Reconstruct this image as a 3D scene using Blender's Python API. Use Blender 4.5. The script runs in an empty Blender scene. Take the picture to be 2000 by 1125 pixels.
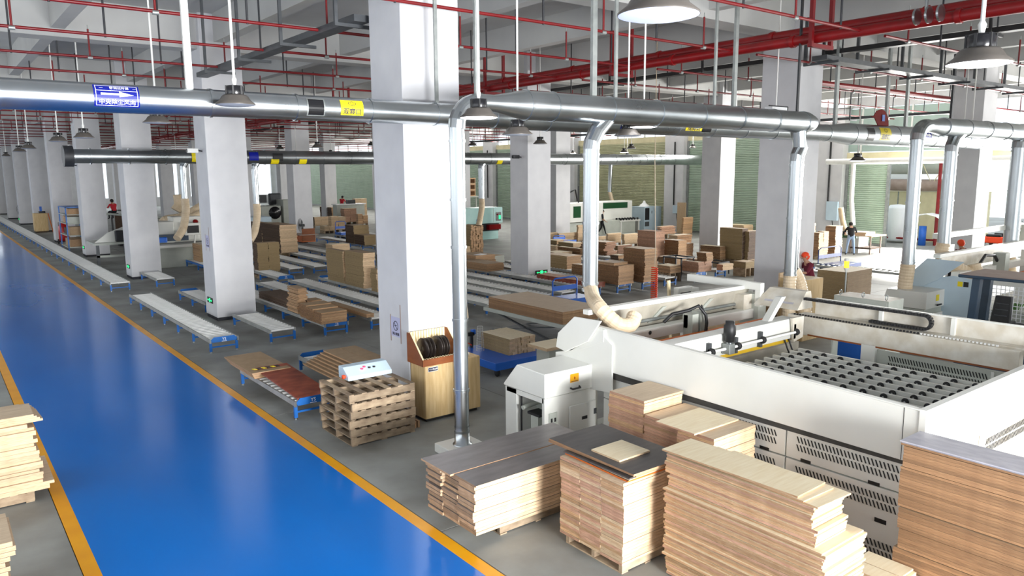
import bpy, math, random
from mathutils import Vector, Matrix
R = random.Random(7)
C = bpy.context.scene.collection
SC = bpy.context.scene

# ------------------------------------------------------------ camera
FPX, PITCH, YAW, ROLL, CH = 1468.946, .153204, .659922, .00695759, 4.3
_cy, _sy, _cp, _sp = math.cos(YAW), math.sin(YAW), math.cos(PITCH), math.sin(PITCH)
_F = Vector((_sy*_cp, _cy*_cp, -_sp)); _R = Vector((_cy, -_sy, 0)); _D = _F.cross(_R)
_c, _s = math.cos(ROLL), math.sin(ROLL)
AX = _R*_c + _D*_s; AD = -_R*_s + _D*_c; CAM = Vector((0, 0, CH))
cd = bpy.data.cameras.new('camera'); co = bpy.data.objects.new('camera', cd); C.objects.link(co)
cd.sensor_width = 36; cd.lens = FPX/2000*36; cd.clip_start = .1; cd.clip_end = 500
m = Matrix((AX, -AD, -_F)).transposed().to_4x4(); m.translation = CAM; co.matrix_world = m
SC.camera = co
SC.view_settings.view_transform = 'Standard'; SC.view_settings.look = 'None'
SC.view_settings.gamma = 1; SC.view_settings.use_curve_mapping = False
SC.view_settings.exposure = 0.22
# ------------------------------------------------------------ light: overcast daylight through the openings
w = bpy.data.worlds.new('sky'); SC.world = w; w.use_nodes = True
bg = w.node_tree.nodes['Background']; bg.inputs[0].default_value = (.86, .94, 1, 1); bg.inputs[1].default_value = 1.5
def area(name, loc, rot, sx, sy, power, col=(1, 1, 1)):
    l = bpy.data.lights.new(name, 'AREA'); l.shape = 'RECTANGLE'; l.size = sx; l.size_y = sy; l.energy = power; l.color = col
    o = bpy.data.objects.new(name, l); C.objects.link(o); o.location = loc; o.rotation_euler = rot; return o
H = math.pi/2
area('daylight_front_doors', (16, -9, 3.0), (H*.97, 0, 0), 16, 5, 700, (1, .99, .96))
area('daylight_aisle_door', (4.6, -9, 2.5), (H*.99, 0, -.05), 7.4, 4.0, 1500, (.98, .99, 1)).data.spread = math.radians(75)
area('daylight_side_doors', (41.6, 6, 2.6), (0, H, 0), 5, 18, 6300, (1, .98, .94))
area('daylight_open_door', (42.2, 18.7, 2.4), (0, H, 0), 4.4, 2.6, 1500, (1, .98, .94))
area('daylight_wall_windows', (41.8, 60, 7.0), (0, H*1.0, 0), 1.3, 88, 6500, (1, .98, .94))
area('daylight_left_windows', (-6.3, 30, 5.0), (0, -H, 0), 3.5, 90, 1350, (.95, .97, 1))
area('daylight_back_windows', (20, 112, 5), (-H, 0, 0), 40, 5, 2600, (.9, .96, 1))

# ------------------------------------------------------------ placing: a pixel of the photograph turned into a point on a known plane
def ray(x, y): return AX*((x-1000)/FPX) + AD*((y-562.5)/FPX) + _F
def fz(x, y, z=0):
    d = ray(x, y); return CAM + d*((z-CH)/d.z)
def fx(x, y, X):
    d = ray(x, y); return CAM + d*(X/d.x)
def fy(x, y, Y):
    d = ray(x, y); return CAM + d*(Y/d.y)
def fd(x, y, dep): return CAM + ray(x, y)*dep
def zat(x, y, X, Y):
    d = ray(x, y); t = (d.x*X + d.y*Y)/(d.x*d.x + d.y*d.y); return CH + d.z*t

# ------------------------------------------------------------ materials
MATS = {}
def base(name, col, rough=.6, metal=0, spec=.5):
    m = bpy.data.materials.new(name); m.use_nodes = True
    b = m.node_tree.nodes['Principled BSDF']
    b.inputs['Base Color'].default_value = (*col, 1); b.inputs['Roughness'].default_value = rough
    b.inputs['Metallic'].default_value = metal; b.inputs['Specular IOR Level'].default_value = spec
    MATS[name] = m; return m, m.node_tree, b
def lin(h):
    h = h.lstrip('#'); o = []
    for i in (0, 2, 4):
        c = int(h[i:i+2], 16)/255; o.append(c/12.92 if c <= .04045 else ((c+.055)/1.055)**2.4)
    return tuple(o)
def N(t, k, **kw):
    n = t.nodes.new(k)
    for a, v in kw.items(): setattr(n, a, v)
    return n
def noisy(name, c1, c2, scale=3, rough=.6, metal=0, stretch=(1, 1, 1), bump=0, island=.0, detail=4, r2=None, spec=.5):
    m, t, b = base(name, c1, rough, metal, spec)
    tc = N(t, 'ShaderNodeTexCoord'); mp = N(t, 'ShaderNodeMapping'); mp.inputs['Scale'].default_value = stretch
    nz = N(t, 'ShaderNodeTexNoise'); nz.inputs['Scale'].default_value = scale; nz.inputs['Detail'].default_value = detail
    cr = N(t, 'ShaderNodeValToRGB'); cr.color_ramp.elements[0].position = .3; cr.color_ramp.elements[1].position = .7
    cr.color_ramp.elements[0].color = (*c1, 1); cr.color_ramp.elements[1].color = (*c2, 1)
    t.links.new(tc.outputs['Object'], mp.inputs[0]); t.links.new(mp.outputs[0], nz.inputs['Vector']); t.links.new(nz.outputs['Fac'], cr.inputs[0])
    out = cr.outputs[0]
    if island:
        gm = N(t, 'ShaderNodeNewGeometry'); oi = N(t, 'ShaderNodeObjectInfo')
        ad = N(t, 'ShaderNodeMath', operation='ADD'); fr = N(t, 'ShaderNodeMath', operation='FRACT')
        t.links.new(gm.outputs['Random Per Island'], ad.inputs[0]); t.links.new(oi.outputs['Random'], ad.inputs[1]); t.links.new(ad.outputs[0], fr.inputs[0])
        mr = N(t, 'ShaderNodeMapRange'); mr.inputs[3].default_value = 1-island; mr.inputs[4].default_value = 1+island*.6
        hs = N(t, 'ShaderNodeHueSaturation'); t.links.new(fr.outputs[0], mr.inputs[0]); t.links.new(mr.outputs[0], hs.inputs['Value']); t.links.new(out, hs.inputs['Color']); out = hs.outputs[0]
    t.links.new(out, b.inputs['Base Color'])
    if bump:
        bp = N(t, 'ShaderNodeBump'); bp.inputs['Strength'].default_value = bump; bp.inputs['Distance'].default_value = .01
        t.links.new(nz.outputs['Fac'], bp.inputs['Height']); t.links.new(bp.outputs[0], b.inputs['Normal'])
    if r2 is not None:
        mr2 = N(t, 'ShaderNodeMapRange'); mr2.inputs[3].default_value = rough; mr2.inputs[4].default_value = r2
        t.links.new(nz.outputs['Fac'], mr2.inputs[0]); t.links.new(mr2.outputs[0], b.inputs['Roughness'])
    return m
def emit(name, col, st):
    m, t, b = base(name, col); b.inputs['Emission Color'].default_value = (*col, 1); b.inputs['Emission Strength'].default_value = st; return m
noisy('concrete', lin('#6f6e69'), lin('#9da09c'), .8, .5, stretch=(1, 1, 1), detail=8, r2=.8)
noisy('epoxy_blue', lin('#006ac4'), lin('#007adc'), .35, .10, stretch=(1, .35, 1), detail=6, r2=.22, spec=.5)
noisy('paint_yellow', lin('#e59a08'), lin('#f2ac10'), 2, .35)
noisy('joint', lin('#3a3936'), lin('#4a4845'), 3, .9)
noisy('plaster', lin('#c9c9cc'), lin('#d4d4d6'), 1.5, .85)
noisy('ceil_plaster', lin('#b3b3b2'), lin('#c0c0bd'), .7, .9)
noisy('plinth', lin('#2a2b31'), lin('#34353b'), 2, .7)
noisy('galv', lin('#b0b6b9'), lin('#bec3c6'), 1.5, .24, 1.0, stretch=(1, 1, 1), r2=.34, detail=4)
noisy('galv_dull', lin('#8d9290'), lin('#a9adab'), 5, .42, .7, r2=.6)
noisy('conduit_white', lin('#d9d9d5'), lin('#e4e4e0'), 3, .5)
noisy('red_pipe', lin('#6d0a10'), lin('#7d0e14'), 4, .45)
noisy('red_thick', lin('#7c080d'), lin('#90090f'), 4, .4)
noisy('dark_steel', lin('#26272a'), lin('#33353a'), 5, .5)
noisy('tray_grey', lin('#46494c'), lin('#54575a'), 5, .5, .3)
base('black', (.012, .012, .013), .5); base('black_shiny', (.01, .01, .012), .25)
noisy('rubber', lin('#1b1b1c'), lin('#29292a'), 8, .7)
noisy('lamp_shade', lin('#57534f'), lin('#6b655f'), 3, .4, .3)
emit('lamp_lit', (.93, .96, 1), 6); emit('lamp_dim', (.62, .68, .85), .55); base('lamp_off', lin('#aab0bd'), .4)
noisy('conv_blue', lin('#0d5fae'), lin('#1569ba'), 3, .4); noisy('truck_blue', lin('#1a5fc2'), lin('#2269cf'), 3, .35); noisy('truck_navy', lin('#12326e'), lin('#173a7c'), 3, .35)
noisy('roller', lin('#eeeeea'), lin('#f8f8f5'), 6, .35, 0); noisy('rail', lin('#9a9b98'), lin('#b3b4b0'), 4, .45, .4)
noisy('ivory', lin('#d9d9d2'), lin('#e1e1db'), 1.2, .38, spec=.5); noisy('ivory_dirty', lin('#c3b9a6'), lin('#dedad0'), 4, .5, detail=8)
noisy('cover_shaded', lin('#a09a8c'), lin('#b8b2a4'), 3, .6)  # beige-grey with the shading under the cover ridge put into the colour
noisy('mach_grey', lin('#aeb2a9'), lin('#b9bdb4'), 3, .5); noisy('mach_blue', lin('#bcd0de'), lin('#c6dae6'), 2, .4)
base('vent_hole', (.02, .02, .02), .8)
noisy('orange', lin('#c95f14'), lin('#da7022'), 4, .5); noisy('yellow_part', lin('#c9a01a'), lin('#dab328'), 4, .5)
emit('orange_glow', (1, .45, .03), 1.6); emit('green_glow', (.02, 1, .25), 1.5); emit('red_glow', (1, .05, .12), 1.0); emit('screen', (.35, .6, .7), .5)
noisy('shutter', lin('#a9baa9'), lin('#b3c4b3'), 1.5, .55, .1); noisy('shutter_warm', lin('#b3b393'), lin('#bdbd9d'), 1.5, .55, .1)
noisy('lintel', lin('#cfc6a0'), lin('#ddd4b0'), 2, .7)
# wood: a board's face, long side and end have their own look
noisy('pine_top', lin('#e6d3ae'), lin('#f2e4c5'), 5, .55, stretch=(.6, 6, 1), island=.08)
noisy('pine_side', lin('#bd9f7c'), lin('#d8bd9b'), 9, .7, stretch=(1, 1, 7), island=.16)
noisy('oak_top', lin('#c9b092'), lin('#dcc6a9'), 4, .55, stretch=(.7, 7, 1), island=.12)
noisy('oak_side', lin('#a9825d'), lin('#c6a27c'), 10, .7, stretch=(1, 1, 8), island=.3)
noisy('ply_side', lin('#8a6648'), lin('#ab8560'), 14, .75, stretch=(.7, .7, 16), island=.3, bump=.3)
noisy('rose_side', lin('#a67c63'), lin('#c99f84'), 9, .7, stretch=(1, 1, 6), island=.2)
noisy('endgrain', lin('#6b4c33'), lin('#9a744f'), 22, .8, stretch=(1, 1, 1), island=.2)
noisy('tan_side', lin('#8c7652'), lin('#a08a64'), 10, .75, stretch=(1, 1, 9), island=.08)
noisy('dark_side', lin('#4a3a2f'), lin('#65503f'), 10, .8, stretch=(1, 1, 9), island=.2)
noisy('film_dark', lin('#454140'), lin('#57524f'), 3, .42, stretch=(.8, 5, 1), island=.07)
noisy('film_dark_x', lin('#6c6665'), lin('#827b79'), 1.6, .42, stretch=(1.2, 6, 1), island=.07, detail=7)
noisy('film_pale', lin('#a5a3ad'), lin('#c3c0c6'), 5, .4, stretch=(3, 1, 1), detail=9)
noisy('redboard', lin('#6e2c1c'), lin('#a4543a'), 3, .5, stretch=(1, 2, 1), detail=9)
noisy('mdf', lin('#9b8264'), lin('#a98f70'), 6, .75, island=.05)
noisy('pallet_wood', lin('#85705a'), lin('#b5a084'), 5, .85, stretch=(1, 1, 2), island=.4, detail=9, bump=.3)
noisy('cabinet_wood', lin('#c5a470'), lin('#dabf8e'), 3, .5, stretch=(6, 6, .7), island=.03)
noisy('rack_wood', lin('#7a3f17'), lin('#8f4e20'), 3, .5, stretch=(1, 1, 4)); noisy('pale_wood', lin('#e8d4a8'), lin('#f0dfb8'), 3, .6)
noisy('disc', lin('#2c2623'), lin('#4a423d'), 6, .35, .5)
noisy('hose', lin('#d2bb9a'), lin('#e2cfb2'), 4, .4); MATS['hose'].node_tree.nodes['Principled BSDF'].inputs['Transmission Weight'].default_value = .0
base('sign_blue', lin('#0e1c8c'), .35); base('sign_yellow', lin('#f2dc1c'), .4); base('white', (.85, .86, .88), .4); base('ink', lin('#28263c'), .5); base('paper', lin('#b9bad6'), .6)
base('sign_orange', lin('#e0a012'), .4); base('red_paint', lin('#7a0c0c'), .75, 0, .15); base('extinguisher_red', lin('#b51b1b'), .3)
base('skin', lin('#b58a72'), .6); base('cloth_black', lin('#17181c'), .9); base('cloth_navy', lin('#141a26'), .9); base('denim', lin('#8fa6c4'), .9); base('cloth_red', lin('#c0202f'), .8); base('cloth_wine', lin('#6a1730'), .8); base('hair', lin('#1a1513'), .8); base('orange_cap', lin('#f0481a'), .6)
base('glass_pane', lin('#9fb2ab'), .1, 0); base('leaf', lin('#4c7d33'), .6); base('pot', lin('#b5552a'), .6)
noisy('mint', lin('#a9d3cf'), lin('#b5ddd8'), 2, .4); base('green_glass', lin('#1f4a2c'), .15); base('bottle_green', lin('#2e9c6c'), .2)
noisy('sky_back', lin('#f2f6f8'), lin('#ffffff'), 1, .9); noisy('steel_blue', lin('#27394a'), lin('#30455a'), 3, .4); noisy('dusty', lin('#9a857a'), lin('#a9958a'), 3, .9)
noisy('tarp', lin('#c89878'), lin('#d9ab8c'), 3, .8)

# ------------------------------------------------------------ mesh building
class MB:
    def __init__(s, off=(0, 0, 0)): s.v = []; s.f = []; s.m = []; s.names = []; s.off = Vector(off); s.sm = []
    def mi(s, n):
        if n not in s.names: s.names.append(n)
        return s.names.index(n)
    def add(s, vs, fs, mat, smooth=False):
        k = len(s.v); s.v += [tuple(Vector(p)-s.off) for p in vs]
        mats = mat if isinstance(mat, (list, tuple)) else [mat]*len(fs)
        for f, mm in zip(fs, mats): s.f.append([i+k for i in f]); s.m.append(s.mi(mm)); s.sm.append(smooth)
        return s
    def box(s, x0, y0, z0, x1, y1, z1, mat, rot=0, top=None, endx=None):
        """mat on all sides; top: material of the upper face; endx: material of the faces towards x"""
        if x1 < x0: x0, x1 = x1, x0
        if y1 < y0: y0, y1 = y1, y0
        vs = [(x0, y0, z0), (x1, y0, z0), (x1, y1, z0), (x0, y1, z0), (x0, y0, z1), (x1, y0, z1), (x1, y1, z1), (x0, y1, z1)]
        if rot:
            cx, cy = (x0+x1)/2, (y0+y1)/2; ca, sa = math.cos(rot), math.sin(rot)
            vs = [(cx+(x-cx)*ca-(y-cy)*sa, cy+(x-cx)*sa+(y-cy)*ca, z) for x, y, z in vs]
        ms = [mat, top or mat, mat, endx or mat, mat, endx or mat]
        return s.add(vs, [(0, 3, 2, 1), (4, 5, 6, 7), (0, 1, 5, 4), (1, 2, 6, 5), (2, 3, 7, 6), (3, 0, 4, 7)], ms)
    def hexa(s, vs, mat): return s.add(vs, [(0, 3, 2, 1), (4, 5, 6, 7), (0, 1, 5, 4), (1, 2, 6, 5), (2, 3, 7, 6), (3, 0, 4, 7)], mat)
    def tube(s, pts, r, mat, n=8, caps=True, smooth=True):
        pts = [Vector(p) for p in pts]; rs = r if isinstance(r, (list, tuple)) else [r]*len(pts); vs = []
        a = None
        for i, p in enumerate(pts):
            d = (pts[min(i+1, len(pts)-1)] - pts[max(i-1, 0)]).normalized()
            if a is None: a = d.orthogonal().normalized()
            else:
                a = a - d*a.dot(d)
                a = a.normalized() if a.length > 1e-6 else d.orthogonal().normalized()
            b = d.cross(a)
            for k in range(n): t = 2*math.pi*(k+.5)/n; vs.append(p + (a*math.cos(t)+b*math.sin(t))*rs[i])
        fs = [(i*n+k, i*n+(k+1) % n, (i+1)*n+(k+1) % n, (i+1)*n+k) for i in range(len(pts)-1) for k in range(n)]
        s.add(vs, fs, mat, smooth)
        if caps:
            k = len(pts)-1; s.add([vs[i] for i in range(n)], [tuple(range(n-1, -1, -1))], mat); s.add([vs[k*n+i] for i in range(n)], [tuple(range(n))], mat)
        return s
    def lathe(s, c, prof, mat, n=20, axis='z'):
        c = Vector(c); vs = []
        for (r, h) in prof:
            for k in range(n):
                t = 2*math.pi*k/n; a, b = r*math.cos(t), r*math.sin(t)
                vs.append(c + (Vector((a, b, h)) if axis == 'z' else Vector((h, a, b)) if axis == 'x' else Vector((a, h, b))))
        fs = [(i*n+k, i*n+(k+1) % n, (i+1)*n+(k+1) % n, (i+1)*n+k) for i in range(len(prof)-1) for k in range(n)]
        return s.add(vs, fs, mat, True)
    def prism(s, poly, axis, a, b, mat):
        """extrude a polygon; axis x: poly in (y,z), axis y: poly in (x,z), axis z: poly in (x,y)"""
        f = {'x': lambda p, t: (t, p[0], p[1]), 'y': lambda p, t: (p[0], t, p[1]), 'z': lambda p, t: (p[0], p[1], t)}[axis]
        n = len(poly); vs = [f(p, a) for p in poly]+[f(p, b) for p in poly]
        return s.add(vs, [tuple(range(n-1, -1, -1)), tuple(range(n, 2*n))]+[(i, (i+1) % n, n+(i+1) % n, n+i) for i in range(n)], mat)
    def build(s, name, parent=None, loc=None, bevel=0, kind=None):
        me = bpy.data.meshes.new(name); me.from_pydata(s.v, [], s.f)
        for n in s.names: me.materials.append(MATS[n])
        me.polygons.foreach_set('material_index', s.m); me.polygons.foreach_set('use_smooth', s.sm)
        me.validate(); me.update()
        o = bpy.data.objects.new(name, me); C.objects.link(o)
        if parent: o.parent = parent
        else: o.location = s.off if loc is None else loc
        if bevel:
            b = o.modifiers.new('bevel', 'BEVEL'); b.width = bevel; b.segments = 2; b.limit_method = 'ANGLE'; b.harden_normals = False
        if kind: o['kind'] = kind
        return o
def tag(o, label, cat, group=None, kind=None):
    o['label'] = label; o['category'] = cat
    if group: o['group'] = group
    if kind: o['kind'] = kind
    return o
def thing(name, label, cat, loc=(0, 0, 0), group=None):
    o = bpy.data.objects.new(name, None); o.empty_display_size = .1; C.objects.link(o); o.location = loc
    return tag(o, label, cat, group)
def solo(mb, name, label, cat, group=None, bevel=0, kind=None): return tag(mb.build(name, bevel=bevel), label, cat, group, kind)
def kids(o): return [c for c in C.objects if c.parent == o]
def copy_tree(o, loc=None, label=None, parent=None, ch=None):
    c = o.copy(); C.objects.link(c); c.parent = parent
    if loc is not None: c.location = loc
    if label: c['label'] = label
    for k in (ch[o] if ch and o in ch else kids(o)): copy_tree(k, parent=c)
    return c
def struct(mb, name, bevel=0): o = mb.build(name, bevel=bevel); o['kind'] = 'structure'; return o
def text(parent, name, body, size, mat, mtx, ext=.002, off=Vector((0, 0, 0)), sx=1):
    cu = bpy.data.curves.new(name, 'FONT'); cu.body = body; cu.size = size; cu.extrude = ext; cu.align_x = 'CENTER'; cu.align_y = 'CENTER'; cu.resolution_u = 2; cu.offset = size*.012
    t = bpy.data.objects.new(name, cu); C.objects.link(t)
    me = bpy.data.meshes.new_from_object(t.evaluated_get(bpy.context.evaluated_depsgraph_get()))
    bpy.data.objects.remove(t); me.transform(Matrix.Scale(sx, 4, (1, 0, 0))); me.transform(mtx)
    me.materials.clear(); me.materials.append(MATS[mat]); o = bpy.data.objects.new(name, me); C.objects.link(o); o.parent = parent
    return o
# a text plane facing -y (x right, z up)
FY = Matrix.Rotation(H, 4, 'X')
FXN = Matrix.Rotation(-H, 4, 'Z') @ Matrix.Rotation(H, 4, 'X')   # facing -x

# ============================================================ THE BUILDING
mb = MB(); mb.box(-7, -9.5, -.3, 43, 112, -.02, 'joint'); floor = struct(mb, 'floor')
# aisle coating and its yellow border lines
mb = MB(); mb.box(1.13, -9, -.02, 4.38, 112, 0, 'epoxy_blue'); mb.build('aisle_coating', floor)
for x0, x1 in ((.97, 1.13), (4.38, 4.54)):
    mb = MB(); mb.box(x0, -9, -.02, x1, 112, .001, 'paint_yellow'); mb.build('border_line', floor)
xs = [4.55, 8.5, 12.45, 16.4, 20.35, 24.3, 28.25, 32.2, 36.15, 40.1, 43]
ys = [-9.5+5.6*i for i in range(23)]
gx = .008
for i in range(len(xs)-1):
    for j in range(len(ys)-1):
        mb = MB(); mb.box(xs[i]+gx, ys[j]+gx, -.02, xs[i+1]-gx, min(ys[j+1], 112)-gx, 0, 'concrete'); mb.build('slab', floor)
for j in range(len(ys)-1):
    mb = MB(); mb.box(-7, ys[j]+gx, -.02, .96, min(ys[j+1], 112)-gx, 0, 'concrete'); mb.build('slab', floor)

ZC, ZB, ZS = 8.75, 7.78, 7.98
mb = MB(); mb.box(-7, -9.5, ZC, 43, 112, ZC+.2, 'ceil_plaster'); ceiling = struct(mb, 'ceiling')
COLX = [6.5, 18.3, 30.1]; COLY = [.14, 11.34, 22.55, 34.0, 45.1, 56.3, 67.5, 78.7, 89.9, 101.1]
for y in COLY:
    mb = MB(); mb.box(-7, y+.2, ZB, 43, y+.9, ZC, 'ceil_plaster'); mb.build('girder', ceiling)
for x in [2.95, 6.9, 10.83, 14.77, 18.7, 22.63, 26.57, 30.5, 34.43, 38.4]:
    mb = MB(); mb.box(x, -9.5, ZS, x+.32, 112, ZC, 'ceil_plaster'); mb.build('beam', ceiling)
n = 0
for ix, X in enumerate(COLX):
    for iy, Y in enumerate(COLY):
        if iy == 0: continue
        yy = Y + (.6 if ix == 1 and iy == 4 else .4 if ix == 2 and iy == 3 else 0)
        mb = MB((X, yy, 0)); mb.box(X, yy, .1, X+1.15, yy+1.1, ZC, 'plaster')
        n += 1; o = mb.build('trim_%d' % n, bevel=.012); o['kind'] = 'structure'
        p = MB((X, yy, 0)); p.box(X+.02, yy+.02, 0, X+1.13, yy+1.08, .1 if ix == 0 else .12, 'plinth'); p.build('plinth', o)
# long wall on the right with shutters, door openings and clerestory windows
WX = 42.5
piers = [(23.0, 24.55), (34.6, 36.3), (45.8, 47.3), (57.0, 58.5), (68.2, 69.7), (79.4, 80.9), (93.5, 95), (101.5, 103)]
wall = MB(); wall.box(WX, 23, 6.35, WX+.3, 112, 6.75, 'lintel'); wall.box(WX, -9.5, 7.75, WX+.3, 112, ZC, 'plaster')
wall.box(WX, -9.5, 4.75, WX+.3, 23.0, 5.25, 'lintel')
wall.box(WX, 16.2, 0, WX+.3, 17.3, 4.75, 'plaster'); wall.box(WX, 3, 0, WX+.3, 4.5, 4.75, 'plaster'); wall.box(WX, -9.5, 0, WX+.3, -6, 4.75, 'plaster')
wall = struct(wall, 'wall_right')
for a, b in piers:
    mb = MB(); mb.box(WX-.45, a, 0, WX+.3, b, 7.75, 'plaster'); mb.build('pier', wall)
    mb = MB(); mb.tube([(WX-.5, a+.75, 1.9), (WX-.5, a+.75, 6.3)], .05, 'black', 6); mb.build('downpipe', wall)
for k in range(44):
    y = -8+2.75*k
    mb = MB(); mb.box(WX+.05, y-.04, 6.75 if y > 23 else 5.25, WX+.2, y+.04, 7.75, 'conduit_white'); mb.build('window_mullion', wall)
for k in range(9, 13):   # tinted panes over the closed shutter and the open door
    y = -8+2.75*k
    mb = MB(); mb.box(WX+.1, y+.04, 5.3, WX+.12, y+2.7, 7.7, 'glass_pane'); mb.build('pane', wall)
def shutter(i, y0, y1, ztop, mat='shutter', pitch=.115):
    mb = MB(); n = int(ztop/pitch)
    for k in range(n):
        z = k*pitch
        mb.add([(WX+.02, y0, z), (WX+.02, y1, z), (WX-.03, y1, z+pitch*.35), (WX-.03, y0, z+pitch*.35), (WX-.03, y1, z+pitch*.7), (WX-.03, y0, z+pitch*.7), (WX+.02, y1, z+pitch), (WX+.02, y0, z+pitch)],
               [(0, 3, 2, 1), (3, 5, 4, 2), (5, 7, 6, 4)], mat)
    mb.box(WX+.02, y0, 0, WX+.06, y1, ztop, mat)
    o = struct(mb, 'door_%d' % i)
    g = MB()
    for y in (y0, y1): g.box(WX-.1, y-.08, 0, WX+.05, y+.08, ztop, 'galv_dull')
    g.build('guide_rail', o)
    b = MB(); b.box(WX-.08, y0, 0, WX+.02, y1, .12, 'galv_dull'); b.build('bottom_bar', o)
    return o
d = 1
for y0, y1, m_ in ((20.5, 22.9, 'shutter'), (24.7, 34.5, 'shutter'), (36.4, 45.7, 'shutter_warm'), (47.4, 56.9, 'shutter'), (58.6, 68.1, 'shutter'), (69.8, 79.3, 'shutter'), (81, 93.4, 'shutter'), (95.1, 101.4, 'shutter'), (103.1, 111.5, 'shutter')):
    shutter(d, y0, y1, 4.75 if y1 < 23 else 6.35, m_); d += 1
# far wall; unseen left wall, added to cut the light from that side
mb = MB(); mb.box(-7, 112, 0, 43, 112.3, 1.2, 'plaster'); mb.box(-7, 112, 6.2, 43, 112.3, ZC, 'plaster')
for k in range(12): mb.box(-7+k*4.4, 112, 1.2, -5.4+k*4.4, 112.3, 6.2, 'plaster')
wb = struct(mb, 'wall_back')
mb = MB(); mb.box(-7.3, -9.5, 0, -7, 112, 2.4, 'plaster'); mb.box(-7.3, -9.5, 6.8, -7, 112, ZC, 'plaster')
for k in range(12): mb.box(-7.3, -9.5+k*10.6, 2.4, -7, -7.9+k*10.6, 6.8, 'plaster')
struct(mb, 'wall_left_added')
mb = MB(); mb.box(-7.3, -9.8, 4.9, 43, -9.5, ZC, 'plaster')
for xa, xb in ((-7.3, .6), (8.6, 12), (20.2, 27), (35, 43)): mb.box(xa, -9.8, 0, xb, -9.5, 4.9, 'plaster')
struct(mb, 'wall_front_added')  # unseen end wall, added to block sky light from behind the camera
# brown panel added in place of the dark doorway at the aisle's far left
mb = MB((3.3, 84, 0)); mb.box(2.2, 96, 0, 5.0, 96.2, 2.4, 'rack_wood'); solo(mb, 'doorway_panel', 'dark brown panel standing in for the doorway at the far left end of the blue aisle', 'cupboard')

# ============================================================ PIPES UNDER THE CEILING
ROWS = [8.0, 11.05, 14.15, 17.1, 20.4, 23.45, 26.5, 29.6, 32.7, 35.8, 38.9, 42, 45.6, 49, 52.5, 56, 60, 64, 68, 73, 78, 84, 90, 97, 104]
def proto(mb, name):
    o = mb.build(name); C.objects.unlink(o); return o
def put(pr, parent, loc, rot=None):
    c = pr.copy(); C.objects.link(c); c.parent = parent; c.location = loc
    if rot: c.rotation_euler = rot
    return c
HANG = proto(MB().tube([(0, 0, -.02), (0, 0, ZC-7.0)], .022, 'dark_steel', 5), 'hanger')
RISE = proto(MB().tube([(0, 0, .02), (0, 0, .65)], .022, 'red_pipe', 5).tube([(0, 0, .64), (0, 0, .74)], .012, 'galv_dull', 5).tube([(-.05, 0, 0), (.05, 0, 0)], .045, 'galv_dull', 6), 'sprinkler_riser')
ORD = 'first second third fourth fifth sixth seventh eighth ninth tenth eleventh twelfth thirteenth fourteenth fifteenth sixteenth seventeenth eighteenth nineteenth twentieth twenty-first twenty-second twenty-third twenty-fourth twenty-fifth twenty-sixth'.split()
for i, y in enumerate(ROWS):
    for side, (xa, xb) in enumerate(((-6.9, 15.0), (16.0, 42.4))):
        t = thing('sprinkler_line', 'thin red sprinkler pipe %s of the thick red mains, %s counted away from the camera' % ('left' if side == 0 else 'right', ORD[i]), 'pipe', (xa, y, 7.0), group='sprinkler pipes left of the mains' if side == 0 else 'sprinkler pipes right of the mains')
        mb = MB(t.location); mb.tube([(xa, y, 7.02), (xb, y, 7.02)], .032, 'red_pipe', 6); mb.build('pipe', t)
        x = xa+1.0+(i % 2)*1.3; k = 0
        if y < 60:
            while x < xb:
                (put(HANG, t, (x-xa, 0, 0)) if k % 2 else put(RISE, t, (x-xa, 0, 0)))
                x += 1.55; k += 1
for (x, z, r, lb) in ((15.05, 7.02, .11, 'lower thick red fire main running away down the hall'), (15.35, 7.22, .11, 'upper thick red fire main running away down the hall')):
    t = thing('fire_main', lb, 'pipe', (x, -9, z)); mb = MB(t.location); mb.tube([(x, -9, z), (x, 111, z)], r, 'red_thick', 10); mb.build('pipe', t)
    for k in range(34):
        y = -7+3.3*k+(0.7 if z > 7.1 else 0); mb = MB(t.location); mb.tube([(x, y-.05, z), (x, y+.05, z)], r*1.22, 'red_thick', 10); mb.build('coupling', t)
for k in range(12):
    y = 3.2+9.3*k*.62; t = thing('pipe_bracket', 'dark red steel hanger frame round the two fire mains, %s from the camera' % ORD[k], 'bracket', (15.2, y, 6.85), group='fire main brackets')
    mb = MB(t.location)
    for x in (14.85, 15.6): mb = MB(t.location); mb.box(x-.04, y-.04, 6.82, x+.04, y+.04, ZC, 'red_pipe'); mb.build('upright', t)
    mb = MB(t.location); mb.box(14.8, y-.05, 6.82, 15.65, y+.05, 6.9, 'red_pipe'); mb.build('crossbar', t)
# silver hooks wrapped round the mains near the camera
t = thing('pipe_clamp', 'silver clamps and chain fittings wrapped round the fire mains at the upper right', 'clamp', tuple(fz(1808, 30, 7.05)))
p = fz(1808, 30, 7.05)
for dy in (-.25, -.05, .16): mb = MB(t.location); mb.tube([(p.x+.01, p.y+dy-.02, 7.05), (p.x+.01, p.y+dy+.02, 7.05)], .15, 'galv', 12); mb.build('band', t)
mb = MB(t.location); mb.tube([(p.x, p.y, 7.15), (p.x, p.y, 7.6), (p.x+.1, p.y, 7.98)], .03, 'galv', 6); mb.build('hanger', t)
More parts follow.
